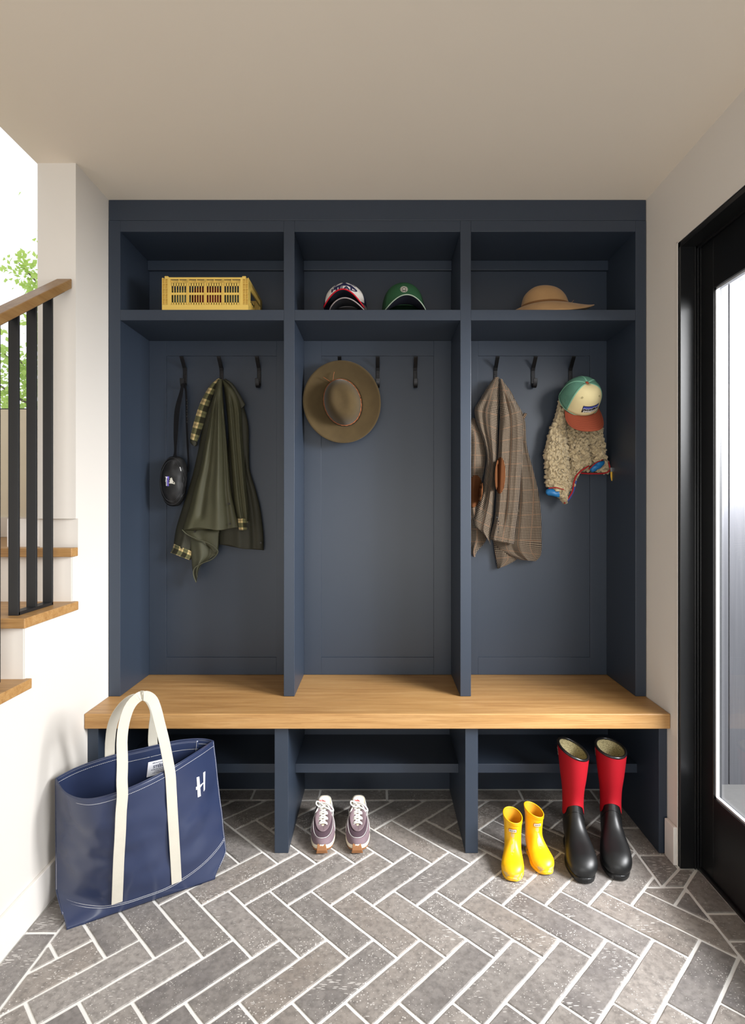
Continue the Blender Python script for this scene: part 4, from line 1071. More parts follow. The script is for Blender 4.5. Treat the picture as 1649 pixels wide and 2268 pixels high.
# ---- cream fleece, right bay
def _fleece():
    g = G('cream_curly_fleece'); v = g.coord('Object')
    n = g.noise(v, 120, 4, .7, 1.2); n2 = g.noise(v, 420, 3)
    g.bump(g.math('ADD', n, g.math('MULTIPLY', n2, .4)), .9, .005)
    return g.fin(g.ramp(n, [(0.25, lin((150, 130, 96))), (.5, lin((204, 184, 146))), (.75, lin((224, 208, 172)))]), .95, 0, .1, Sheen_Weight=.3)
M_FLEECE = _fleece(); M_REDTRIM = fabric('red_binding', (158, 34, 38)); M_BLUE = plain('blue_nylon', (30, 112, 172), .35, 0, .5, .12, .3, 120, 30)
fl = thing('fleece_jacket', 'cream curly fleece jacket with red binding and blue cuffs in the right bay', 'jacket', P(1275, 920, 2.43))
drape('body', [(1240, 880, 1318, 880), (1232, 920, 1326, 935), (1226, 960, 1334, 970), (1224, 1000, 1338, 1000), (1226, 1020, 1345, 1022), (1240, 1034, 1348, 1040), (1262, 1042, 1346, 1049)],
      2.450, .020, M_FLEECE, fl, folds=[(.62, .60, .05, -.014, .1, 1.2), (.8, .82, .09, .012, .1, 1.2)], fuzz=.0065, seed=2, nr=120, nc=130)
drape('center_fold', [(1248, 890, 1292, 890), (1250, 940, 1298, 945), (1254, 980, 1302, 975), (1256, 1010, 1304, 1005), (1257, 1030, 1305, 1030), (1258, 1060, 1285, 1040), (1256, 1080, 1268, 1072)],
      2.430, .034, M_FLEECE, fl, fuzz=.0075, seed=9.4, nr=130, nc=110)
drape('right_sleeve', [(1298, 900, 1318, 905), (1299, 945, 1328, 940), (1301, 980, 1334, 975), (1308, 1010, 1337, 1005), (1316, 1026, 1336, 1016)], 2.430, .032, M_FLEECE, fl, fuzz=.007, seed=5.4, nr=90, nc=90)
drape('left_sleeve', [(1238, 880, 1252, 880), (1228, 920, 1250, 922), (1216, 955, 1252, 960), (1204, 1000, 1256, 1000), (1206, 1030, 1260, 1035), (1207, 1060, 1265, 1065), (1208, 1075, 1262, 1082), (1220, 1084, 1256, 1090), (1236, 1102, 1252, 1104), (1244, 1113, 1248, 1114)],
      2.425, .042, M_FLEECE, fl, fuzz=.005, seed=12, nr=140, nc=100)
def cuffm(name, cx, cy, rx, ry, rot, Y, d=.03):
    rows = []
    for i in range(13):
        t_ = PI * i / 12; row = []
        for j in range(40):
            a = 2 * PI * j / 40; r = max(.02, math.sin(t_) ** .6)
            x, y_ = rx * math.cos(t_) * -1, ry * r * math.sin(a); w_ = 1 + .10 * math.sin(x * .9 + 3 * math.sin(a)) * r
            X = x * math.cos(rot) - y_ * w_ * math.sin(rot); Z = x * math.sin(rot) + y_ * w_ * math.cos(rot)
            row.append(P(cx + X, cy + Z, Y - d * r * (math.cos(a) * .5 + .5) * w_))
        rows.append(row)
    return MB().grid(rows, closed_u=True, cap0=True, cap1=True).build(name, M_BLUE, fl, smooth=True)
cuffm('blue_cuff', 1230.5, 1091, 23, 9.5, .10, 2.418); cuffm('blue_cuff', 1322, 1032, 19, 8, -.62, 2.425)
def trim(pts, r=.0032):
    b = MB(); b.tube([P(*p) for p in catmull(pts, 30)], r, 8, rb=.002, up=(0, 0, 1)); b.build('red_binding', M_REDTRIM, fl, smooth=True)
trim([(1249, 1115, 2.40), (1258, 1103, 2.39), (1267, 1088, 2.385), (1270, 1070, 2.385), (1275, 1055, 2.385), (1285, 1044, 2.385), (1295, 1037, 2.385), (1304, 1032, 2.39)])
trim([(1280, 1047, 2.415), (1300, 1049, 2.415), (1325, 1049, 2.415), (1342, 1047, 2.42), (1350, 1040, 2.425), (1348, 1028, 2.43), (1347, 1022, 2.44)])
trim([(1214, 1082, 2.384), (1230, 1080, 2.380), (1246, 1084, 2.384), (1254, 1090, 2.39)], .0022); trim([(1303, 1040, 2.39), (1318, 1026, 2.388), (1330, 1020, 2.39), (1334, 1018, 2.395)], .0022)
b = MB(); b.ribbon([P(1352, 1036, 2.42), P(1353, 1042, 2.42), P(1354, 1048, 2.42)], .008, .003, (1, 0, 0)); b.build('zip_end', plain('bright_zip', (150, 150, 148), .3, .8), fl)
b = MB(); b.ribbon([P(1353, 1045, 2.418), P(1354, 1056, 2.418), P(1355, 1065, 2.418)], [.008, .010, .006], .003, (1, 0, 0)); b.build('yellow_zip_pull', plain('yellow_cord', (206, 160, 40), .5), fl, bevel=.001)
b = MB(); b.ribbon([P(1276, 1060, 2.40), P(1274, 1070, 2.40), P(1270, 1086, 2.405), P(1262, 1102, 2.41), P(1254, 1112, 2.415)], .006, .004, (1, 0, 0)); b.build('blue_lining', plain('deep_blue_lining', (44, 62, 140), .6), fl)
# ================================================================== BOOTS
def spline_rings(ctrl):
    """ctrl rows (Ay, Az, By, Bz, w, n): front/top point, back/bottom point, half width, squareness; returns S(t, a)"""
    N = 160; tab = catmull(ctrl, N)
    def S(t, a, off=0.0):
        k = max(0, min(N - 1.0001, t * (N - 1))); i = int(k); r = [lerp(x, y, k - i) for x, y in zip(tab[i], tab[i + 1])]
        ay, az, by, bz, w, e = r
        c = (Vector((0, ay, az)) + Vector((0, by, bz))) / 2; h = (Vector((0, ay, az)) - Vector((0, by, bz))) / 2
        ca, sa = math.cos(a), math.sin(a); p = 2 / e
        L = h.length; hn = h / L if L > 1e-6 else Vector((0, 0, 1))
        q = c + hn * ((L + off) * math.copysign(abs(ca) ** p, ca)) + Vector((1, 0, 0)) * ((w + off) * math.copysign(abs(sa) ** p, sa))
        return q
    return S
def sole_outline(L, wf, wh, n=64, toe=0.0, te=.90):
    """plan outline, heel at y=0 to toe at y=-L"""
    pts = []
    for k in range(n):
        a = 2 * PI * k / n; y = -L / 2 + L / 2 * math.copysign(abs(math.cos(a)) ** (.85 if math.cos(a) > 0 else .95), math.cos(a)); s = -y / L
        hw = lerp(wh, wf, sstep(.25, .72, s)) * (1 - .10 * math.exp(-((s - .42) / .14) ** 2))
        x = hw * math.copysign(abs(math.sin(a)) ** (.72 if y > -L / 2 else te), math.sin(a)) + toe * sstep(.6, 1, s)
        pts.append((x, y))
    return pts
def boot(name, label, ctrl, L, wf, wh, mats, pos, rz, shaft=None, mirror=1, tilt=0.0, group=None, patch=None, sole_h=.018, inner_t=.55, scuff=None, rim_r=.0032, rimh=0, lean=0.0, ribs=None):
    t = thing(name, label, 'boot', (0, 0, 0), group); S0 = spline_rings(ctrl); n = 56
    def S(tt, a, off=0.0):
        p = S0(tt, a, off)
        p.z += tilt * p.x * sstep(.70, 1, tt)                       # opening slopes to one side
        p.x += lean * sstep(.4, 1, tt) * p.z
        return p
    top = 1.0
    rows = [[S(i / 70 * top, 2 * PI * j / n) for j in range(n)] for i in range(71)]
    body = MB().grid(rows, closed_u=True, cap0=True).build('foot' if shaft else 'upper', mats['body'], t, smooth=True)
    rows = [[S(lerp(top, inner_t, i / 24), 2 * PI * j / n, -.0035) for j in range(n)] for i in range(25)]
    MB().grid(rows, closed_u=True, cap1=True).build('lining', mats['lining'], t, smooth=True)
    MB().tube([S(top, 2 * PI * j / n, -.0012) for j in range(n)], rim_r, 8, closed=True).build('rim', mats['rim'], t, smooth=True)
    if rimh:
        rows = [[S(lerp(1, 1 - rimh, i / 6), 2 * PI * j / n, .0012 * (1 if i < 6 else .2)) for j in range(n)] for i in range(7)]
        MB().grid(rows, closed_u=True).build('cuff_band', mats['rim'], t, smooth=True)
    if shaft:
        def t0(a):                                                  # lower edge of the coloured shaft: black tab at the front, points down at the sides
            d = abs((a + PI) % (2 * PI) - PI)
            if d < .75: return shaft[0]
            return lerp(shaft[0], shaft[1], sstep(.75, 1.0, d)) if d < 1.1 else lerp(shaft[1], shaft[0] + .07, sstep(1.1, 2.2, d))
        nn = 112
        rows = [[S(lerp(t0(2 * PI * j / nn), .985, i / 30), 2 * PI * j / nn, .0022) for j in range(nn)] for i in range(31)]
        MB().grid(rows, closed_u=True).build('shaft', mats['shaft'], t, smooth=True)
        # raised back and ankle seam
        MB().tube([S(lerp(.50, .985, i / 30), PI, .003) for i in range(31)], .003, 6).build('back_seam', mats['body'], t, smooth=True)
        MB().tube([S(shaft[1] - .045, -1.2 + 2.4 * i / 20, .0006) for i in range(21)], .0012, 6).build('ankle_seam', mats['body'], t, smooth=True)
    out = sole_outline(L, wf, wh, te=.76)
    def ringz(off, z): 
        cy = -L / 2; return [(x * (1 + off / wf), cy + (y - cy) * (1 + off / (L / 2)), z + (.005 * max(0, (-y / L - .86) / .14) ** 2 if z > 0.004 else .003 * max(0, (-y / L - .86) / .14) ** 2)) for x, y in out]
    rows = [ringz(-.004, 0.0), ringz(0.0, .003), ringz(.0005, sole_h * .7), ringz(-.0004, sole_h * .92), ringz(-.002, sole_h), ringz(-.006, sole_h + .001)]
    MB().grid(rows, closed_u=True, cap0=True, cap1=True).build('sole', mats['sole'], t, smooth=False, bevel=.0006)
    if patch: patch(t, body, S)
    t.location = (*pos, 0.0005); t.rotation_euler = (0, 0, rz); t.scale = (mirror, 1, 1)
    return t
def hunter(t, body, S):
    bv = bvh_of(body); tt = .865; c = S(tt, 0.0); og = (0, -.5, c.z)
    red = plain('patch_red_edge', (150, 46, 40), .5); wh = plain('patch_white', (232, 222, 208), .5); bk = plain('patch_black', (24, 20, 20), .5)
    for k, (w, h, m, nm) in enumerate(((.0275, .0125, red, 'patch_border'), (.0252, .0102, wh, 'patch'))):
        q = rrect(w, h, .0012); v, f = stick(q, [tuple(range(len(q)))], og, (1, 0, 0), (0, 0, 1), bv, (0, 1, 0), .0020 + .0007 * k); MB().add(v, f).build(nm, m, t)
    tv, tf = text_geo('HUNTER', .0060, bold=.00016); s_ = .0112 / max(x for x, y in tv); tv = [(x * s_, y) for x, y in tv]
    v, f = stick(tv, tf, og, (1, 0, 0), (0, 0, 1), bv, (0, 1, 0), .0036, grid=0); MB().add(v, f).build('patch_lettering', bk, t)

def _yellow():
    g = G('scuffed_yellow_rubber'); v = g.coord('Object'); sp = g.n('ShaderNodeSeparateXYZ'); g.t.links.new(v, sp.inputs[0])
    n1 = g.noise(v, 38, 4, .65, .8); n2 = g.noise(v, 14, 3)
    front = g.math('MULTIPLY', g.math('LESS_THAN', sp.outputs[1], -.02), g.math('GREATER_THAN', n2, .46))
    low = g.math('LESS_THAN', sp.outputs[2], .026); mid = g.math('MULTIPLY', g.math('LESS_THAN', g.math('ABSOLUTE', sp.outputs[0]), .006), g.math('LESS_THAN', g.math('ABSOLUTE', g.math('SUBTRACT', sp.outputs[2], .088)), .03))
    m = g.math('MULTIPLY', g.math('GREATER_THAN', n1, .52), g.math('MAXIMUM', low, mid)); m = g.math('MULTIPLY', m, front)
    c = g.mix(g.noise(v, 9, 2), lin((226, 168, 8)), lin((238, 184, 16)))
    return g.fin(g.mix(g.math('MULTIPLY', m, .75), c, lin((176, 158, 120))), .38, 0, .5)
M_YEL = _yellow(); M_YELIN = plain('yellow_lining', (196, 140, 14), .6)
ym = dict(body=M_YEL, lining=M_YELIN, rim=M_YEL, sole=M_YEL, zline=.022, zr=.0005)
# child boot: length .165, height .165
yc = [(-.1600, .018, -.1600, .012, .002, 2), (-.1590, .026, -.1592, .008, .0095, 2), (-.1555, .033, -.1560, .005, .0180, 2), (-.148, .040, -.1485, .004, .0270, 2.1), (-.138, .0455, -.138, .004, .0335, 2.25), (-.122, .051, -.122, .004, .0380, 2.4), (-.100, .060, -.092, .004, .036, 2.4),
      (-.083, .075, -.055, .004, .032, 2.2), (-.074, .088, -.020, .006, .0295, 2.1), (-.071, .096, -.004, .022, .0290, 2), (-.070, .104, -.001, .045, .0290, 2), (-.070, .112, -.003, .075, .0292, 2), (-.072, .122, -.003, .105, .0300, 2), (-.075, .139, -.002, .138, .0315, 2), (-.079, .153, .003, .166, .0335, 2)]
def yaw(h, t_): return math.atan2(t_[0] - h[0], -(t_[1] - h[1]))
for lb, hp, tp, tl in (('yellow child rain boot standing nearest the divider, its toe the farther forward', (.484, 2.038), (.446, 1.880), -.22),
                   ('yellow child rain boot standing nearer the tall red boots', (.556, 2.075), (.573, 1.915), -.28)):
    b_ = boot('rain_boot', lb, yc, .162, .0392, .031, ym, hp, yaw(hp, tp), tilt=tl, group='yellow child rain boots', patch=hunter, sole_h=.012, inner_t=.5, rim_r=.0018, rimh=.06)

M_RUB = plain('black_rubber', (15, 16, 17), .40, 0, .42, .1); M_NEO = plain('red_neoprene', (146, 9, 24), .75, 0, .2, .05, .15, 700)
def _lin():
    g = G('khaki_mesh_lining'); v = g.coord('Object', (260, 260, 200)); w = g.n('ShaderNodeTexVoronoi', feature='DISTANCE_TO_EDGE'); g.t.links.new(v, w.inputs['Vector']); w.inputs['Scale'].default_value = 1
    g.bump(w.outputs['Distance'], .6, .002); return g.fin(g.mix(g.math('LESS_THAN', w.outputs['Distance'], .12), lin((176, 164, 122)), lin((128, 118, 84))), .8)
tm = dict(body=M_RUB, lining=_lin(), rim=plain('glossy_black_rim', (22, 22, 23), .25), sole=M_RUB, shaft=M_NEO, zline=.040, zr=.0008)
tc = [(-.2715, .030, -.2715, .024, .003, 2), (-.2695, .042, -.2705, .016, .0145, 2), (-.264, .053, -.266, .012, .0265, 2.1), (-.253, .064, -.255, .010, .0390, 2.2), (-.235, .074, -.236, .010, .0480, 2.35), (-.210, .083, -.210, .010, .0510, 2.45), (-.182, .094, -.178, .010, .0490, 2.5), (-.152, .112, -.130, .010, .0430, 2.3),
      (-.132, .135, -.075, .010, .0370, 2.2), (-.122, .155, -.028, .012, .0360, 2.1), (-.116, .170, -.004, .035, .0355, 2), (-.112, .180, .000, .075, .0350, 2), (-.110, .190, -.004, .120, .0345, 2), (-.110, .205, -.008, .165, .0350, 2), (-.112, .225, -.010, .210, .0370, 2),
      (-.117, .262, -.006, .262, .0430, 2), (-.121, .302, .000, .308, .0480, 2), (-.123, .338, .004, .350, .0520, 2), (-.124, .350, .006, .366, .0530, 2)]
def buckle(t, body, S):
    for k in range(3):
        p = S(.93 - .012 * k, -1.75, .003); MB().ribbon([p + Vector((0, .006, 0)), p - Vector((0, .006, .002))], .0022, .0012, (0, 0, 1)).build('strap_mark', plain('pale_print', (186, 182, 170), .7), t)
for lb, hp, tp, tl, mi in (('tall red rain boot with black foot, the one beside the yellow boots', (.726, 2.142), (.685, 1.873), -.38, 1),
                       ('tall red rain boot with black foot, nearest the right side panel', (.876, 2.150), (.800, 1.883), -.15, 1)):
    boot('rain_boot', lb, tc, .275, .0515, .038, tm, hp, yaw(hp, tp), shaft=(.595, .555), tilt=tl, group='tall red rain boots', patch=buckle, sole_h=.016, inner_t=.62, rim_r=.0050, rimh=.016)

# ================================================================== SNEAKERS
def smat():
    return dict(mid=plain('cream_midsole', (232, 222, 198), .6, var=.03), gum=plain('gum_outsole', (140, 94, 56), .55, var=.12), suede=plain('mauve_suede', (122, 105, 111), .95, 0, .1, .12, .5, 900, 40),
                mesh=plain('plum_mesh', (84, 68, 76), .85, 0, .15, .1, .5, 1500), eye=plain('mauve_leather', (128, 110, 115), .6, 0, .3, .06), wht=plain('white_leather', (228, 226, 222), .5), lin=plain('pale_lining', (208, 204, 198), .9, bump=.3),
                ton=plain('cream_tongue', (226, 212, 184), .8, bump=.3), lace=plain('white_lace', (214, 212, 206), .8, bump=.5, bscale=1200), red=plain('red_thread', (196, 44, 26), .7), foam=plain('yellowed_foam', (214, 190, 120), .9, bump=.5, bscale=400))
SM = smat()
def check_mark(s):
    """swept tick shape"""
    up = catmull([(-.50, .02), (-.42, -.12), (-.30, -.17), (-.12, -.14), (.15, -.02), (.50, .14)], 20); lo = catmull([(.50, .14), (.1, -.12), (-.2, -.27), (-.36, -.29), (-.48, -.22), (-.50, .02)], 20)
    return [(x * s, y * s) for x, y in up[:-1] + lo[:-1]]
def sneaker(label, pos, rz, m):
    t = thing('running_shoe', label, 'shoe', (0, 0, 0), 'mauve running shoes'); L, n = .250, 72
    foot = sole_outline(L, .046, .036, n)
    def ring(scale_off, z, toelift=.012):
        r = []
        for x, y in foot:
            s = -y / L; cy = -L / 2
            r.append(Vector((x * (1 + scale_off / .042), cy + (y - cy) * (1 + scale_off / (L / 2)), z + toelift * max(0, (s - .78) / .22) ** 2 + .006 * max(0, (.15 - s) / .15) * (z > .01))))
        return r
    rows = [ring(-.010, .0), ring(-.004, .0005), ring(-.002, .008)]
    MB().grid(rows, closed_u=True, cap0=True, cap1=True).build('outsole', m['gum'], t, smooth=False)
    b = MB()
    for j in range(0, n, 2):                                    # outsole lugs
        p = rows[1][j]; c = Vector((0, -L / 2, p.z)); d = Vector((p.x - 0, (p.y - c.y) * .5, 0)).normalized(); q = p + d * .004; e = Vector((-d.y, d.x, 0)) * .0035
        b.add([q - e - d * .006, q + e - d * .006, q + e, q - e] + [w + Vector((0, 0, .007)) for w in (q - e - d * .006, q + e - d * .006, q + e, q - e)], [(3, 2, 1, 0), (4, 5, 6, 7), (0, 1, 5, 4), (1, 2, 6, 5), (2, 3, 7, 6), (3, 0, 4, 7)])
    b.build('tread_lugs', m['gum'], t, bevel=.0008)
    rows = [ring(-.003, .006), ring(.0015, .009), ring(.002, .018), ring(.0005, .0245), ring(-.004, .026)]
    MB().grid(rows, closed_u=True, cap0=True, cap1=True).build('midsole', m['mid'], t, smooth=True)
    # gum toe bumper
    b = MB()
    for k, (x0, w) in enumerate(((-.0165, .0125), (-.005, .010), (.004, .0125))):
        b.ribbon([(x0 + w / 2, -L - .001, .006), (x0 + w / 2, -L - .0040, .018), (x0 + w / 2 * .9, -L - .0015, .028), (x0 + w / 2 * .7, -L + .005, .036)], [w * (1.7 if k != 1 else .9), w * 1.25, w, w * .7], .005, (1, 0, 0))
    b.build('toe_bumper', m['gum'], t, bevel=.0015)
    # upper: foot outline up to the throat / collar outline
    def opening(j):
        x, y = foot[j]; s = -y / L
        y2 = -.010 - s * .165 ; s2 = -y2 / L                # throat reaches y = -.175
        f = -y / L
        hw = lerp(.0285, .0120, sstep(.30, .52, f)); hw *= (1 - .25 * sstep(.85, 1, f))
        a = 2 * PI * j / n; x2 = hw * math.copysign(abs(math.sin(a)) ** .55, math.sin(a))
        z = .084 - .022 * math.exp(-((f - .24) / .12) ** 2) - .002 * f + .006 * sstep(.30, .48, f) * (1 - sstep(.48, .9, f)) - .024 * sstep(.5, 1.0, f)
        return Vector((x2, y2, z))
    base = ring(-.0015, .022)
    def up(j, k):
        """k 0 at the midsole, 1 at the opening"""
        jf = int(math.floor(j)) % n; jc = (jf + 1) % n; fr_ = j - math.floor(j)
        A = base[jf].lerp(base[jc], fr_); B = opening(jf).lerp(opening(jc), fr_)
        f = max(0, min(1, -A.y / L)); kx = k ** 1.5 * lerp(1, .9, f); 
        rise = math.sin(k * PI / 2) ** lerp(.95, .80, f)
        p = Vector((lerp(A.x, B.x, k ** lerp(1.1, 1.9, sstep(.3, .8, f))), lerp(A.y, B.y, k ** lerp(1.3, 1.35, f)), lerp(A.z, B.z, rise)))
        nrm = Vector((A.x - B.x * .5, (A.y + .09) * .4, 0)); 
        if nrm.length > 1e-5: p += nrm.normalized() * (.004 * math.sin(k * PI))
        return p
    MB().grid([[up(j, i / 24) for j in range(n)] for i in range(25)], closed_u=True).build('upper', m['mesh'], t, smooth=True)
    def region(j0, j1, k0, k1, nm, mat, lift, nj=60, nk=12):
        """overlay panel lying on the upper; k0/k1 functions of 0..1 along"""
        rows = []
        for i in range(nk + 1):
            r = []
            for q in range(nj + 1):
                u = q / nj; j = lerp(j0, j1, u); k = lerp(k0(u), k1(u), i / nk); p = up(j, min(1, max(0, k)))
                e = .01; du = up(j + .5, k) - up(j - .5, k); dk = up(j, min(1, k + e)) - up(j, max(0, k - e)); nn = du.cross(dk)
                if nn.length > 1e-9: nn.normalize()
                if nn.dot(p - Vector((0, p.y, .03))) < 0: nn = -nn
                r.append(p + nn * lift)
            rows.append(r)
        o = MB().grid(rows).build(nm, mat, t, smooth=True, solid=-.0012); return o
    h = n // 2                                                   # index of the toe
    region(h - 17, h + 17, lambda u: 0, lambda u: .34 + .50 * abs(2 * u - 1) ** 1.6 * 0 + .0 + .16 * abs(2 * u - 1) ** 2, 'toe_overlay', m['suede'], .0012)
    b_ = MB(); b_.tube([up(lerp(h - 17, h + 17, u / 40), .345 + .16 * abs(2 * u / 40 - 1) ** 2) + Vector((0, 0, .0022)) for u in range(41)], .0009, 6); b_.build('overlay_edge', m['wht'], t, smooth=True)
    region(h - 21, h - 1, lambda u: .62 + .10 * u, lambda u: .99, 'eyestay', m['eye'], .0018); region(h + 1, h + 21, lambda u: .72 - .10 * u, lambda u: .99, 'eyestay', m['eye'], .0018)
    region(h - 4, h + 4, lambda u: .70, lambda u: .985, 'vamp_tab', m['eye'], .0016, 16)
    region(-9, 9, lambda u: 0, lambda u: .62 - .2 * abs(2 * u - 1), 'heel_counter', m['suede'], .0012)
    for sgn in (1, -1):                                          # white tick on each side
        region(h + sgn * 14, h + sgn * 29, lambda u: .10 + .38 * u, lambda u: .30 + .34 * u + .14 * math.sin(u * PI), 'side_tick', m['wht'], .0022, 30, 4)
    # padded collar and inner lining
    col = [opening(j) + Vector((0, 0, .001)) for j in range(n)]
    cj = [j for j in range(n) if min(j, n - j) < 20]
    cj = sorted(cj, key=lambda j: j if j < n / 2 else j - n)
    MB().tube([col[j] for j in cj], .0048, 10).build('collar', m['lin'], t, smooth=True)
    rows = [[opening(j) * 1.0 + Vector((-opening(j).x * .10 * i / 6, 0, -.055 * i / 6 * (1 if i else 0))) for j in range(n)] for i in range(7)]
    MB().grid(rows, closed_u=True, cap1=True).build('lining', m['lin'], t, smooth=True)
    # tongue
    pts = catmull([(-.176, .060, .010), (-.150, .069, .013), (-.120, .080, .0165), (-.095, .092, .020), (-.080, .104, .023), (-.070, .113, .023), (-.066, .117, .019)], 30)
    rows = [[Vector((w * q / 8, y + .002 * (q / 8) ** 2, z - .006 * abs(q / 8) ** 2.2)) for q in range(-8, 9)] for y, z, w in pts]
    MB().grid(rows).build('tongue', m['ton'], t, smooth=True, solid=.006)
    rows = [[Vector((w * .94 * q / 8, y - .0035, z - .006 * abs(q / 8) ** 2.2 + .0012)) for q in range(-8, 9)] for y, z, w in pts[18:28]]
    tp = MB().grid(rows).build('tongue_label', m['wht'], t, smooth=True, solid=.0012)
    rows = [[Vector((w * 1.06 * q / 8, y + .003, z - .006 * abs(q / 8) ** 2.2 - .002)) for q in range(-8, 9)] for y, z, w in pts[16:29]]
    MB().grid(rows).build('tongue_foam', m['foam'], t, smooth=True, solid=.004)
    bv = bvh_of(tp); d_ = Vector((0, .85, -.5)).normalized(); upv = Vector((0, .5, .85)).normalized(); c0 = Vector((0, -.5 * .85, .104 + .25)) * 0 + Vector((0, -.083, .103)) - d_ * .2
    q = check_mark(.017); v, f = stick(q, [tuple(range(len(q)))], c0 - upv * .003, (1, 0, 0), upv, bv, d_, .0009, grid=0); MB().add(v, f).build('red_tick', m['red'], t)
    tv, tf = text_geo('NIKE', .0062, bold=.0001); v, f = stick(tv, tf, c0 + upv * .0012 + Vector((-.001, 0, 0)), (1, 0, 0), upv, bv, d_, .0011, grid=0); MB().add(v, f).build('tongue_lettering', m['red'], t)
    # laces: bars, crossings, bow
    lw = .0062
    def lace(pts, w=lw, nm='lace'):
        q = catmull(pts, 26); ups = []
        for i in range(26):
            a, c = Vector(q[max(0, i - 1)]), Vector(q[min(25, i + 1)]); ups.append((c - a).normalized().cross(Vector((0, -.45, 1))))
        MB().ribbon(q, w, .0018, ups).build(nm, m['lace'], t, smooth=False, bevel=.0005)
    for k in range(5):
        y = -.168 + .021 * k; z = .0655 + .0078 * k; w = .0185 + .0012 * k
        lace([(-w, y - .002, z - .004), (-w * .6, y - .003, z + .002), (0, y - .003, z + .0042), (w * .6, y - .003, z + .002), (w, y - .002, z - .004)])
        if k < 4:
            lace([(-w * .8, y, z), (-w * .3, y + .006, z + .005), (w * .4, y + .014, z + .008), (w * .9, y + .019, z + .006)]); lace([(w * .8, y, z), (w * .3, y + .006, z + .0035), (-w * .4, y + .014, z + .0065), (-w * .9, y + .019, z + .005)])
    k = Vector((0, -.104, .0985))
    b = MB(); rows = [[k + Vector((.007 * math.sin(PI * i / 8) * math.cos(2 * PI * j / 14), .005 * math.sin(PI * i / 8) * math.sin(2 * PI * j / 14), .0048 * math.cos(PI * i / 8))) for j in range(14)] for i in range(1, 8)]; b.grid(rows, closed_u=True, cap0=True, cap1=True).build('knot', m['lace'], t, smooth=True)
    for sgn, dx, dz in ((1, .034, -.012), (-1, .026, .016)):
        s_ = sgn
        lace([tuple(k), (s_ * dx * .5, -.105, .107 + dz * .2), (s_ * dx, -.108, .101 + dz), (s_ * dx * 1.05, -.116, .094 + dz), (s_ * dx * .55, -.116, .095 + dz * .3), tuple(k + Vector((0, -.004, -.001)))], .0052, 'bow_loop')
        lace([tuple(k), (s_ * .014, -.104, .100), (s_ * .026, -.118, .086), (s_ * .034, -.135, .066), (s_ * .039, -.148, .050)], .0052, 'lace_end')
    t.location = (*pos, .0008); t.rotation_euler = (0, 0, rz)
    return t
sneaker('mauve and plum running shoe of the pair standing nearest the left divider', (-.2165, 2.282), yaw((-.2165, 2.282), (-.204, 2.03)), SM)
sneaker('mauve and plum running shoe of the pair standing farther from the left divider', (-.0805, 2.284), yaw((-.0805, 2.284), (-.077, 2.03)), SM)

# ================================================================== TOTE BAG
M_TOTE = plain('navy_coated_canvas', (42, 51, 78), .24, 0, .5, .06, .06, 1400, 5)
M_WEB = plain('cream_webbing', (194, 189, 176), .9, 0, .15, .05, .6, 900, 30)
M_THREAD = plain('white_stitching', (214, 214, 216), .7)
TLc, TRc = Vector((-1.024, 1.792, .392)), Vector((-.582, 1.985, .430))
F0, F1 = Vector((-.925, 1.674, .0005)), Vector((-.551, 1.900, .0005))
K0, K1 = Vector((-1.020, 1.842, .0005)), Vector((-.640, 2.030, .0005))
tb = thing('tote_bag', 'large navy coated canvas tote bag with cream webbing handles on the floor at left', 'bag', (-.78, 1.86, 0))
nrm = (F1 - F0).cross(Vector((0, 0, 1))).normalized()           # towards the viewer
if nrm.y > 0: nrm = -nrm
LIPF = [TLc, Vector((-.955, 1.728, .378)), Vector((-.865, 1.690, .380)), Vector((-.762, 1.706, .402)), Vector((-.668, 1.782, .424)), Vector((-.605, 1.890, .436)), TRc]
LIPB = [TLc, Vector((-.960, 1.836, .418)), Vector((-.868, 1.876, .434)), Vector((-.776, 1.915, .440)), Vector((-.700, 1.958, .444)), Vector((-.632, 1.985, .440)), TRc]
NS, NT = 60, 44
fl_ = [Vector(p) for p in catmull([tuple(p) for p in LIPF], NS)]; bl_ = [Vector(p) for p in catmull([tuple(p) for p in LIPB], NS)]
sideL = [Vector(p) for p in catmull([tuple(F0), (-1.030, 1.775, .045), (-1.036, 1.785, .20), tuple(TLc)], NT)]
def crease(s, t_):
    q = Vector((s * 3.2, t_ * 3.0, 1.7)); return .016 * noise.noise(q) * math.sin(PI * t_) + .010 * noise.noise(q * 2.3) * math.sin(PI * t_)
def front(s, t_, off=0.0):
    """front panel: s 0..1 left to right, t 0 bottom .. 1 top"""
    k = s * (NS - 1); i = min(int(k), NS - 2); top = fl_[i].lerp(fl_[i + 1], k - i); bot = F0.lerp(F1, s)
    # the side edges spring outwards from the bottom corners to the seams
    eL, eR = (1 - s) ** 5, s ** 7
    p = bot.lerp(top, t_)
    sw = sstep(0, .16, t_)
    p += eL * Vector((-.075, .080, 0)) * sw * (1 - t_) + eR * Vector((.030, .050, 0)) * sw * (1 - t_)
    p += nrm * (.028 * math.sin(PI * s) ** .8 * math.sin(PI * min(1, t_ * 1.0)) ** .7 + crease(s, t_) + off)
    return p
def back(s, t_):
    k = s * (NS - 1); i = min(int(k), NS - 2); top = bl_[i].lerp(bl_[i + 1], k - i); bot = K0.lerp(K1, s); p = bot.lerp(top, t_)
    fe = front(0, t_) if s < .5 else front(1, t_); w = (1 - s) ** 6 if s < .5 else s ** 6
    w *= sstep(0, .35, t_)
    return p.lerp(fe, w)
fr_o = MB().grid([[front(j / 90, i / 70) for j in range(91)] for i in range(71)]).build('front_panel', M_TOTE, tb, smooth=True, solid=-.0022)
MB().grid([[back(j / 70, i / 50) for j in range(71)] for i in range(51)]).build('back_panel', M_TOTE, tb, smooth=True, solid=-.0022)
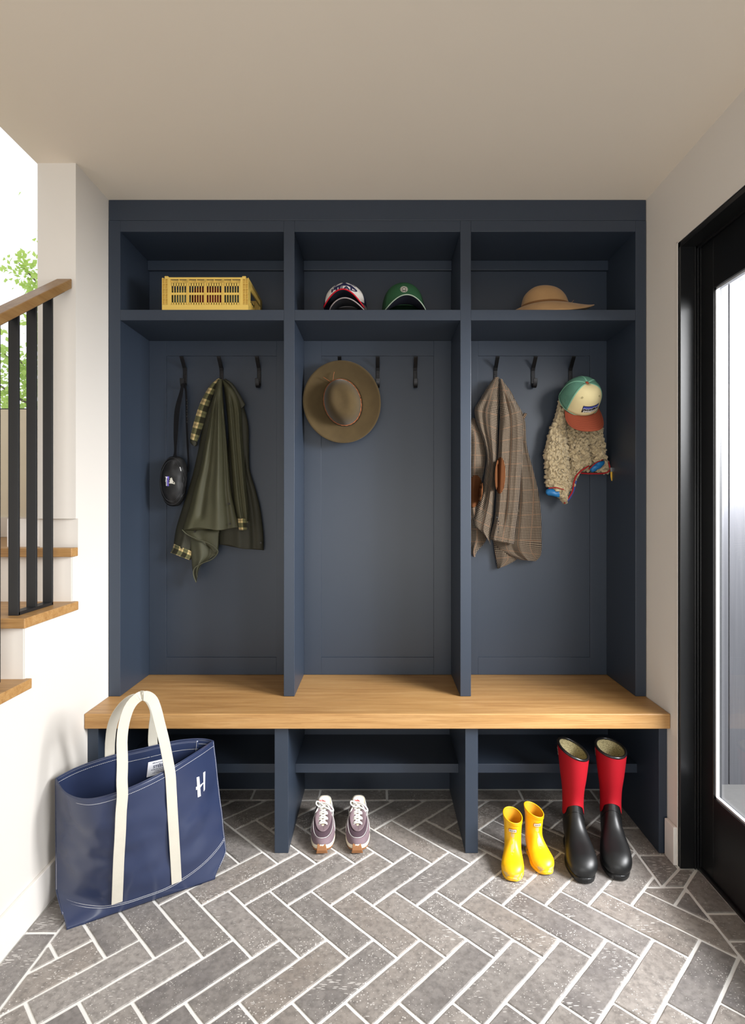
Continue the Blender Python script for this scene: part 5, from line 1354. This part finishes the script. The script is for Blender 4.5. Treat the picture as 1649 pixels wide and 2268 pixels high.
for s in (0, 1):                                               # gussets and bottom
    rows = []
    for i in range(41):
        t_ = i / 40; a, c = front(s, t_), back(s, t_); fold = .045 * math.sin(PI * min(1, t_ * 1.3)) ** .6 * (1 - t_) * (1 if s == 0 else -1)
        rows.append([a.lerp(c, q / 10) + Vector((fold * math.sin(PI * q / 10) * .5, 0, 0)) for q in range(11)])
    MB().grid(rows).build('gusset', M_TOTE, tb, smooth=True, solid=.002)
MB().add([front(0, 0), front(1, 0), back(1, 0), back(0, 0)], [(0, 1, 2, 3)]).build('bottom_panel', M_TOTE, tb, solid=.002)
# hems, seams, stitching
for f_ in (front, back):
    MB().tube([f_(j / 80, 1.0) + Vector((0, 0, -.001)) for j in range(81)], .0028, 8, rb=.0016, up=(0, 0, 1)).build('rolled_hem', M_TOTE, tb, smooth=True)
def stitch_line(fn, n=150, r=.00055, nm='stitching'):
    b = MB(); pts = [fn(i / n) for i in range(n + 1)]
    for i in range(0, n, 1): b.tube([pts[i], pts[i].lerp(pts[i + 1], .72)], r, 4)
    b.build(nm, M_THREAD, tb)
stitch_line(lambda u: front(u, .962, .0032)); stitch_line(lambda u: back(u, .962) + nrm * .003, 120)
def basecurve(u, d=0): return front(u, .108 - .040 * math.sin(PI * min(1, u * 1.0)) ** .5 + .125 * max(0, (u - .60) / .40) ** 2.2 + .015 * max(0, (.25 - u) / .25) + d, .0032)
stitch_line(lambda u: basecurve(u)); stitch_line(lambda u: basecurve(u, .014))
rows = [[front(j / 90, lerp(0, (.116 - .040 * math.sin(PI * (j / 90)) ** .5 + .125 * max(0, (j / 90 - .60) / .40) ** 2.2 + .015 * max(0, (.25 - j / 90) / .25)), i / 10), .0016) for j in range(91)] for i in range(11)]
MB().grid(rows).build('base_panel', M_TOTE, tb, smooth=True, solid=.001)
for s in (0, 1):
    MB().tube([front(s, .06 + .94 * i / 50) for i in range(51)], .0030, 6).build('side_seam', M_TOTE, tb, smooth=True)
    stitch_line(lambda u, s=s: front(s, .06 + .93 * u, .0034) , 110)
# inner pocket on the back panel
rows = [[back(lerp(.36, .79, j / 20), lerp(.52, .995, i / 20)) + nrm * (.006 if i < 20 else .004) for j in range(21)] for i in range(21)]
pk = MB().grid(rows).build('inner_pocket', M_TOTE, tb, smooth=True, solid=.0015)
stitch_line(lambda u: back(lerp(.36, .79, u), .925) + nrm * .0085, 60)
for s in (.375, .775): stitch_line(lambda u, s=s: back(s, lerp(.55, .99, u)) + nrm * .0085, 50)
c = back(.555, .835) + nrm * .0082; ux = (back(.58, .835) - back(.53, .835)).normalized(); uy = (back(.555, .90) - back(.555, .80)).normalized()
def flatpart(v2, f2, o, ux, uy, nm, m): MB().add([o + ux * x + uy * y for x, y in v2], f2).build(nm, m, tb)
flatpart([(-.036, -.030), (.036, -.030), (.036, .022), (-.036, .022)], [(0, 1, 2, 3)], c, ux, uy, 'woven_label', plain('white_label', (232, 234, 240), .7))
M_INK = plain('navy_ink', (52, 60, 96), .7)
for k, (tx, sz, y) in enumerate(((None, .046, .0150), ('x', .005, .009), ('STEELE', .0135, .001), (None, .052, -.0080), (None, .030, -.0140), (None, .040, -.0200))):
    if tx is None:                                                # tiny illegible printed line
        rr_ = random.Random(k); tv, tf, x_ = [], [], -sz / 2
        while x_ < sz / 2:
            w_ = rr_.uniform(.0012, .0022); h_ = rr_.choice((.0011, .0014)); o_ = len(tv)
            tv += [(x_, -h_), (x_ + w_, -h_), (x_ + w_, h_), (x_, h_)]; tf.append((o_, o_ + 1, o_ + 2, o_ + 3)); x_ += w_ + rr_.choice((.0006, .0006, .0018))
    else: tv, tf = text_geo(tx, sz, bold=.0003)
    flatpart([(x + .002, y + yy) for x, yy in tv], tf, c + nrm * .0009, ux, uy, 'label_lettering', M_INK)
# white H monogram painted on the front
bvf = bvh_of(fr_o)
fwd = Vector((.25, .97, 0)).normalized()
def pxdir(x, y): return (P(x, y, 1.0) - Vector((0, 0, HC))).normalized()
cH = P(445.5, 1739, 1.88); kk = 1.88 / F
Hs = [[(-10, 17), (-4.5, 19), (-1.0, -24), (-7.5, -27)], [(4.5, 28), (9, 31), (8, -10), (5.5, -14)], [(-11.5, -4), (-5, -2), (6, 7), (8, 12), (7, 7.5), (-4, -8), (-11.5, -10.5)]]
for q in Hs:
    v, f = stick([(x * kk, y * kk) for x, y in q], [tuple(range(len(q)))], cH, (1, 0, 0), (0, 0, 1), bvf, pxdir(445, 1739), .0060); MB().add(v, f).build('monogram', plain('white_paint', (236, 236, 238), .5), tb, solid=.0003)
# webbing handles
def strap(pts, nm, w=.031, up=None):
    q = catmull([tuple(P(x, y, Y)) for x, y, Y in pts], 80); axis = (F1 - F0).normalized()
    MB().ribbon(q, w, .0032, axis if up is None else up).build(nm, M_WEB, tb, smooth=False, bevel=.0008)
def fpx(px, py, lift=.011):
    """depth of the front panel under a photo pixel"""
    d = pxdir(px, py); h = bvf.ray_cast(Vector((0, 0, HC)), d)
    return h[0].y - lift if h[0] is not None else None
fs = []
for x, y in ((259, 2000), (261, 1950), (263, 1900), (266, 1850), (268, 1800), (271, 1762)): fs.append((x, y, fpx(x, y)))
def smooth_d(a):
    lo, hi = a[0][2], a[-1][2]; n_ = len(a) - 1; dev = min(p[2] - lerp(lo, hi, k / n_) for k, p in enumerate(a))
    return [(p[0], p[1], min(lerp(lo, hi, k / n_) + dev * math.sin(PI * k / n_) ** .7, p[2] + .004)) for k, p in enumerate(a)]
fs = smooth_d(fs); lastL = fs[-1][2]
rs = []
for x, y in ((391, 1955), (388, 1900), (385, 1850), (382, 1800), (379, 1745)): rs.append((x, y, fpx(x, y)))
rs = smooth_d(rs); lastR = rs[-1][2]
mid = [(270, 1730, lastL + .004), (271, 1690, lastL + .016), (270, 1640, lastL + .028), (275, 1600, lastL + .038), (287, 1565, lastL + .050), (305, 1545, lastL + .062), (322, 1541, lastL + .074), (337, 1550, lastL + .084), (346, 1572, lastR - .004), (353, 1600, lastR - .004), (363, 1640, lastR - .003), (371, 1680, lastR - .002), (377, 1715, lastR - .001)]
strap(fs + mid + rs[::-1], 'handle')
bs_ = [(243, 1690, 1.882), (243, 1668, 1.878), (244, 1640, 1.862), (249, 1605, 1.835), (262, 1575, 1.815), (284, 1550, 1.805), (308, 1540, 1.812), (328, 1546, 1.828), (339, 1562, 1.85), (343, 1580, 1.872), (340, 1605, 1.90), (338, 1635, 1.925), (339, 1655, 1.935), (339, 1678, 1.938)]
strap(bs_, 'handle', .030)
# ================================================================== sub-parts go under the part they sit on
NEST = {
    'coat_hook': {'back_plate': ['screw']},
    'storage_crate': {'end_wall': ['stacking_lug']},
    'baseball_cap': {'front_panel': ['eyelet', 'label', 'label_sky', 'label_ridge', 'label_mountain', 'label_lettering', 'embroidered_peak', 'lettering', 'round_patch', 'patch_ring', 'patch_lettering', 'patch_emblem'],
                     'brim': ['brim_lining', 'brim_edge', 'stitching']},
    'felt_hat': {'crown': ['braided_cord', 'cord_end', 'hat_band', 'feather']},
    'waxed_jacket': {'front_panel': ['snap_button', 'hem_edge']},
    'tweed_blazer': {'right_sleeve': ['cuff_button'], 'rear_panel': ['pocket_flap']},
    'belt_bag': {'pouch': ['zip', 'piping', 'zip_pull', 'label', 'label_lettering', 'printed_mark']},
    'rain_boot': {'upper': ['patch_border', 'patch', 'patch_lettering', 'rand_line'], 'foot': ['rand_line', 'ankle_seam'], 'shaft': ['strap_mark', 'back_seam']},
    'running_shoe': {'tongue': ['tongue_label', 'tongue_foam', 'red_tick', 'tongue_lettering'], 'outsole': ['tread_lugs', 'toe_bumper'], 'upper': ['toe_overlay', 'overlay_edge', 'eyestay', 'vamp_tab', 'heel_counter', 'side_tick']},
    'tote_bag': {'front_panel': ['monogram', 'base_panel'], 'woven_label': ['label_lettering']},
    'stair_railing': {},
}
for o in list(C.objects):
    if o.parent is None and o.name.split('.')[0] in NEST:
        kids = list(o.children); rules = NEST[o.name.split('.')[0]]
        for par, subs in rules.items():
            ps = [k for k in kids if k.name.split('.')[0] == par]
            if not ps: continue
            for k in kids:
                if k.name.split('.')[0] in subs and k.parent == o:
                    tgt = ps[0]
                    if len(ps) > 1:                               # the nearest of several like parts
                        ck = sum((Vector(v.co) for v in k.data.vertices), Vector()) / len(k.data.vertices)
                        tgt = min(ps, key=lambda q: min((Vector(v.co) - ck).length for v in q.data.vertices))
                    k.parent = tgt
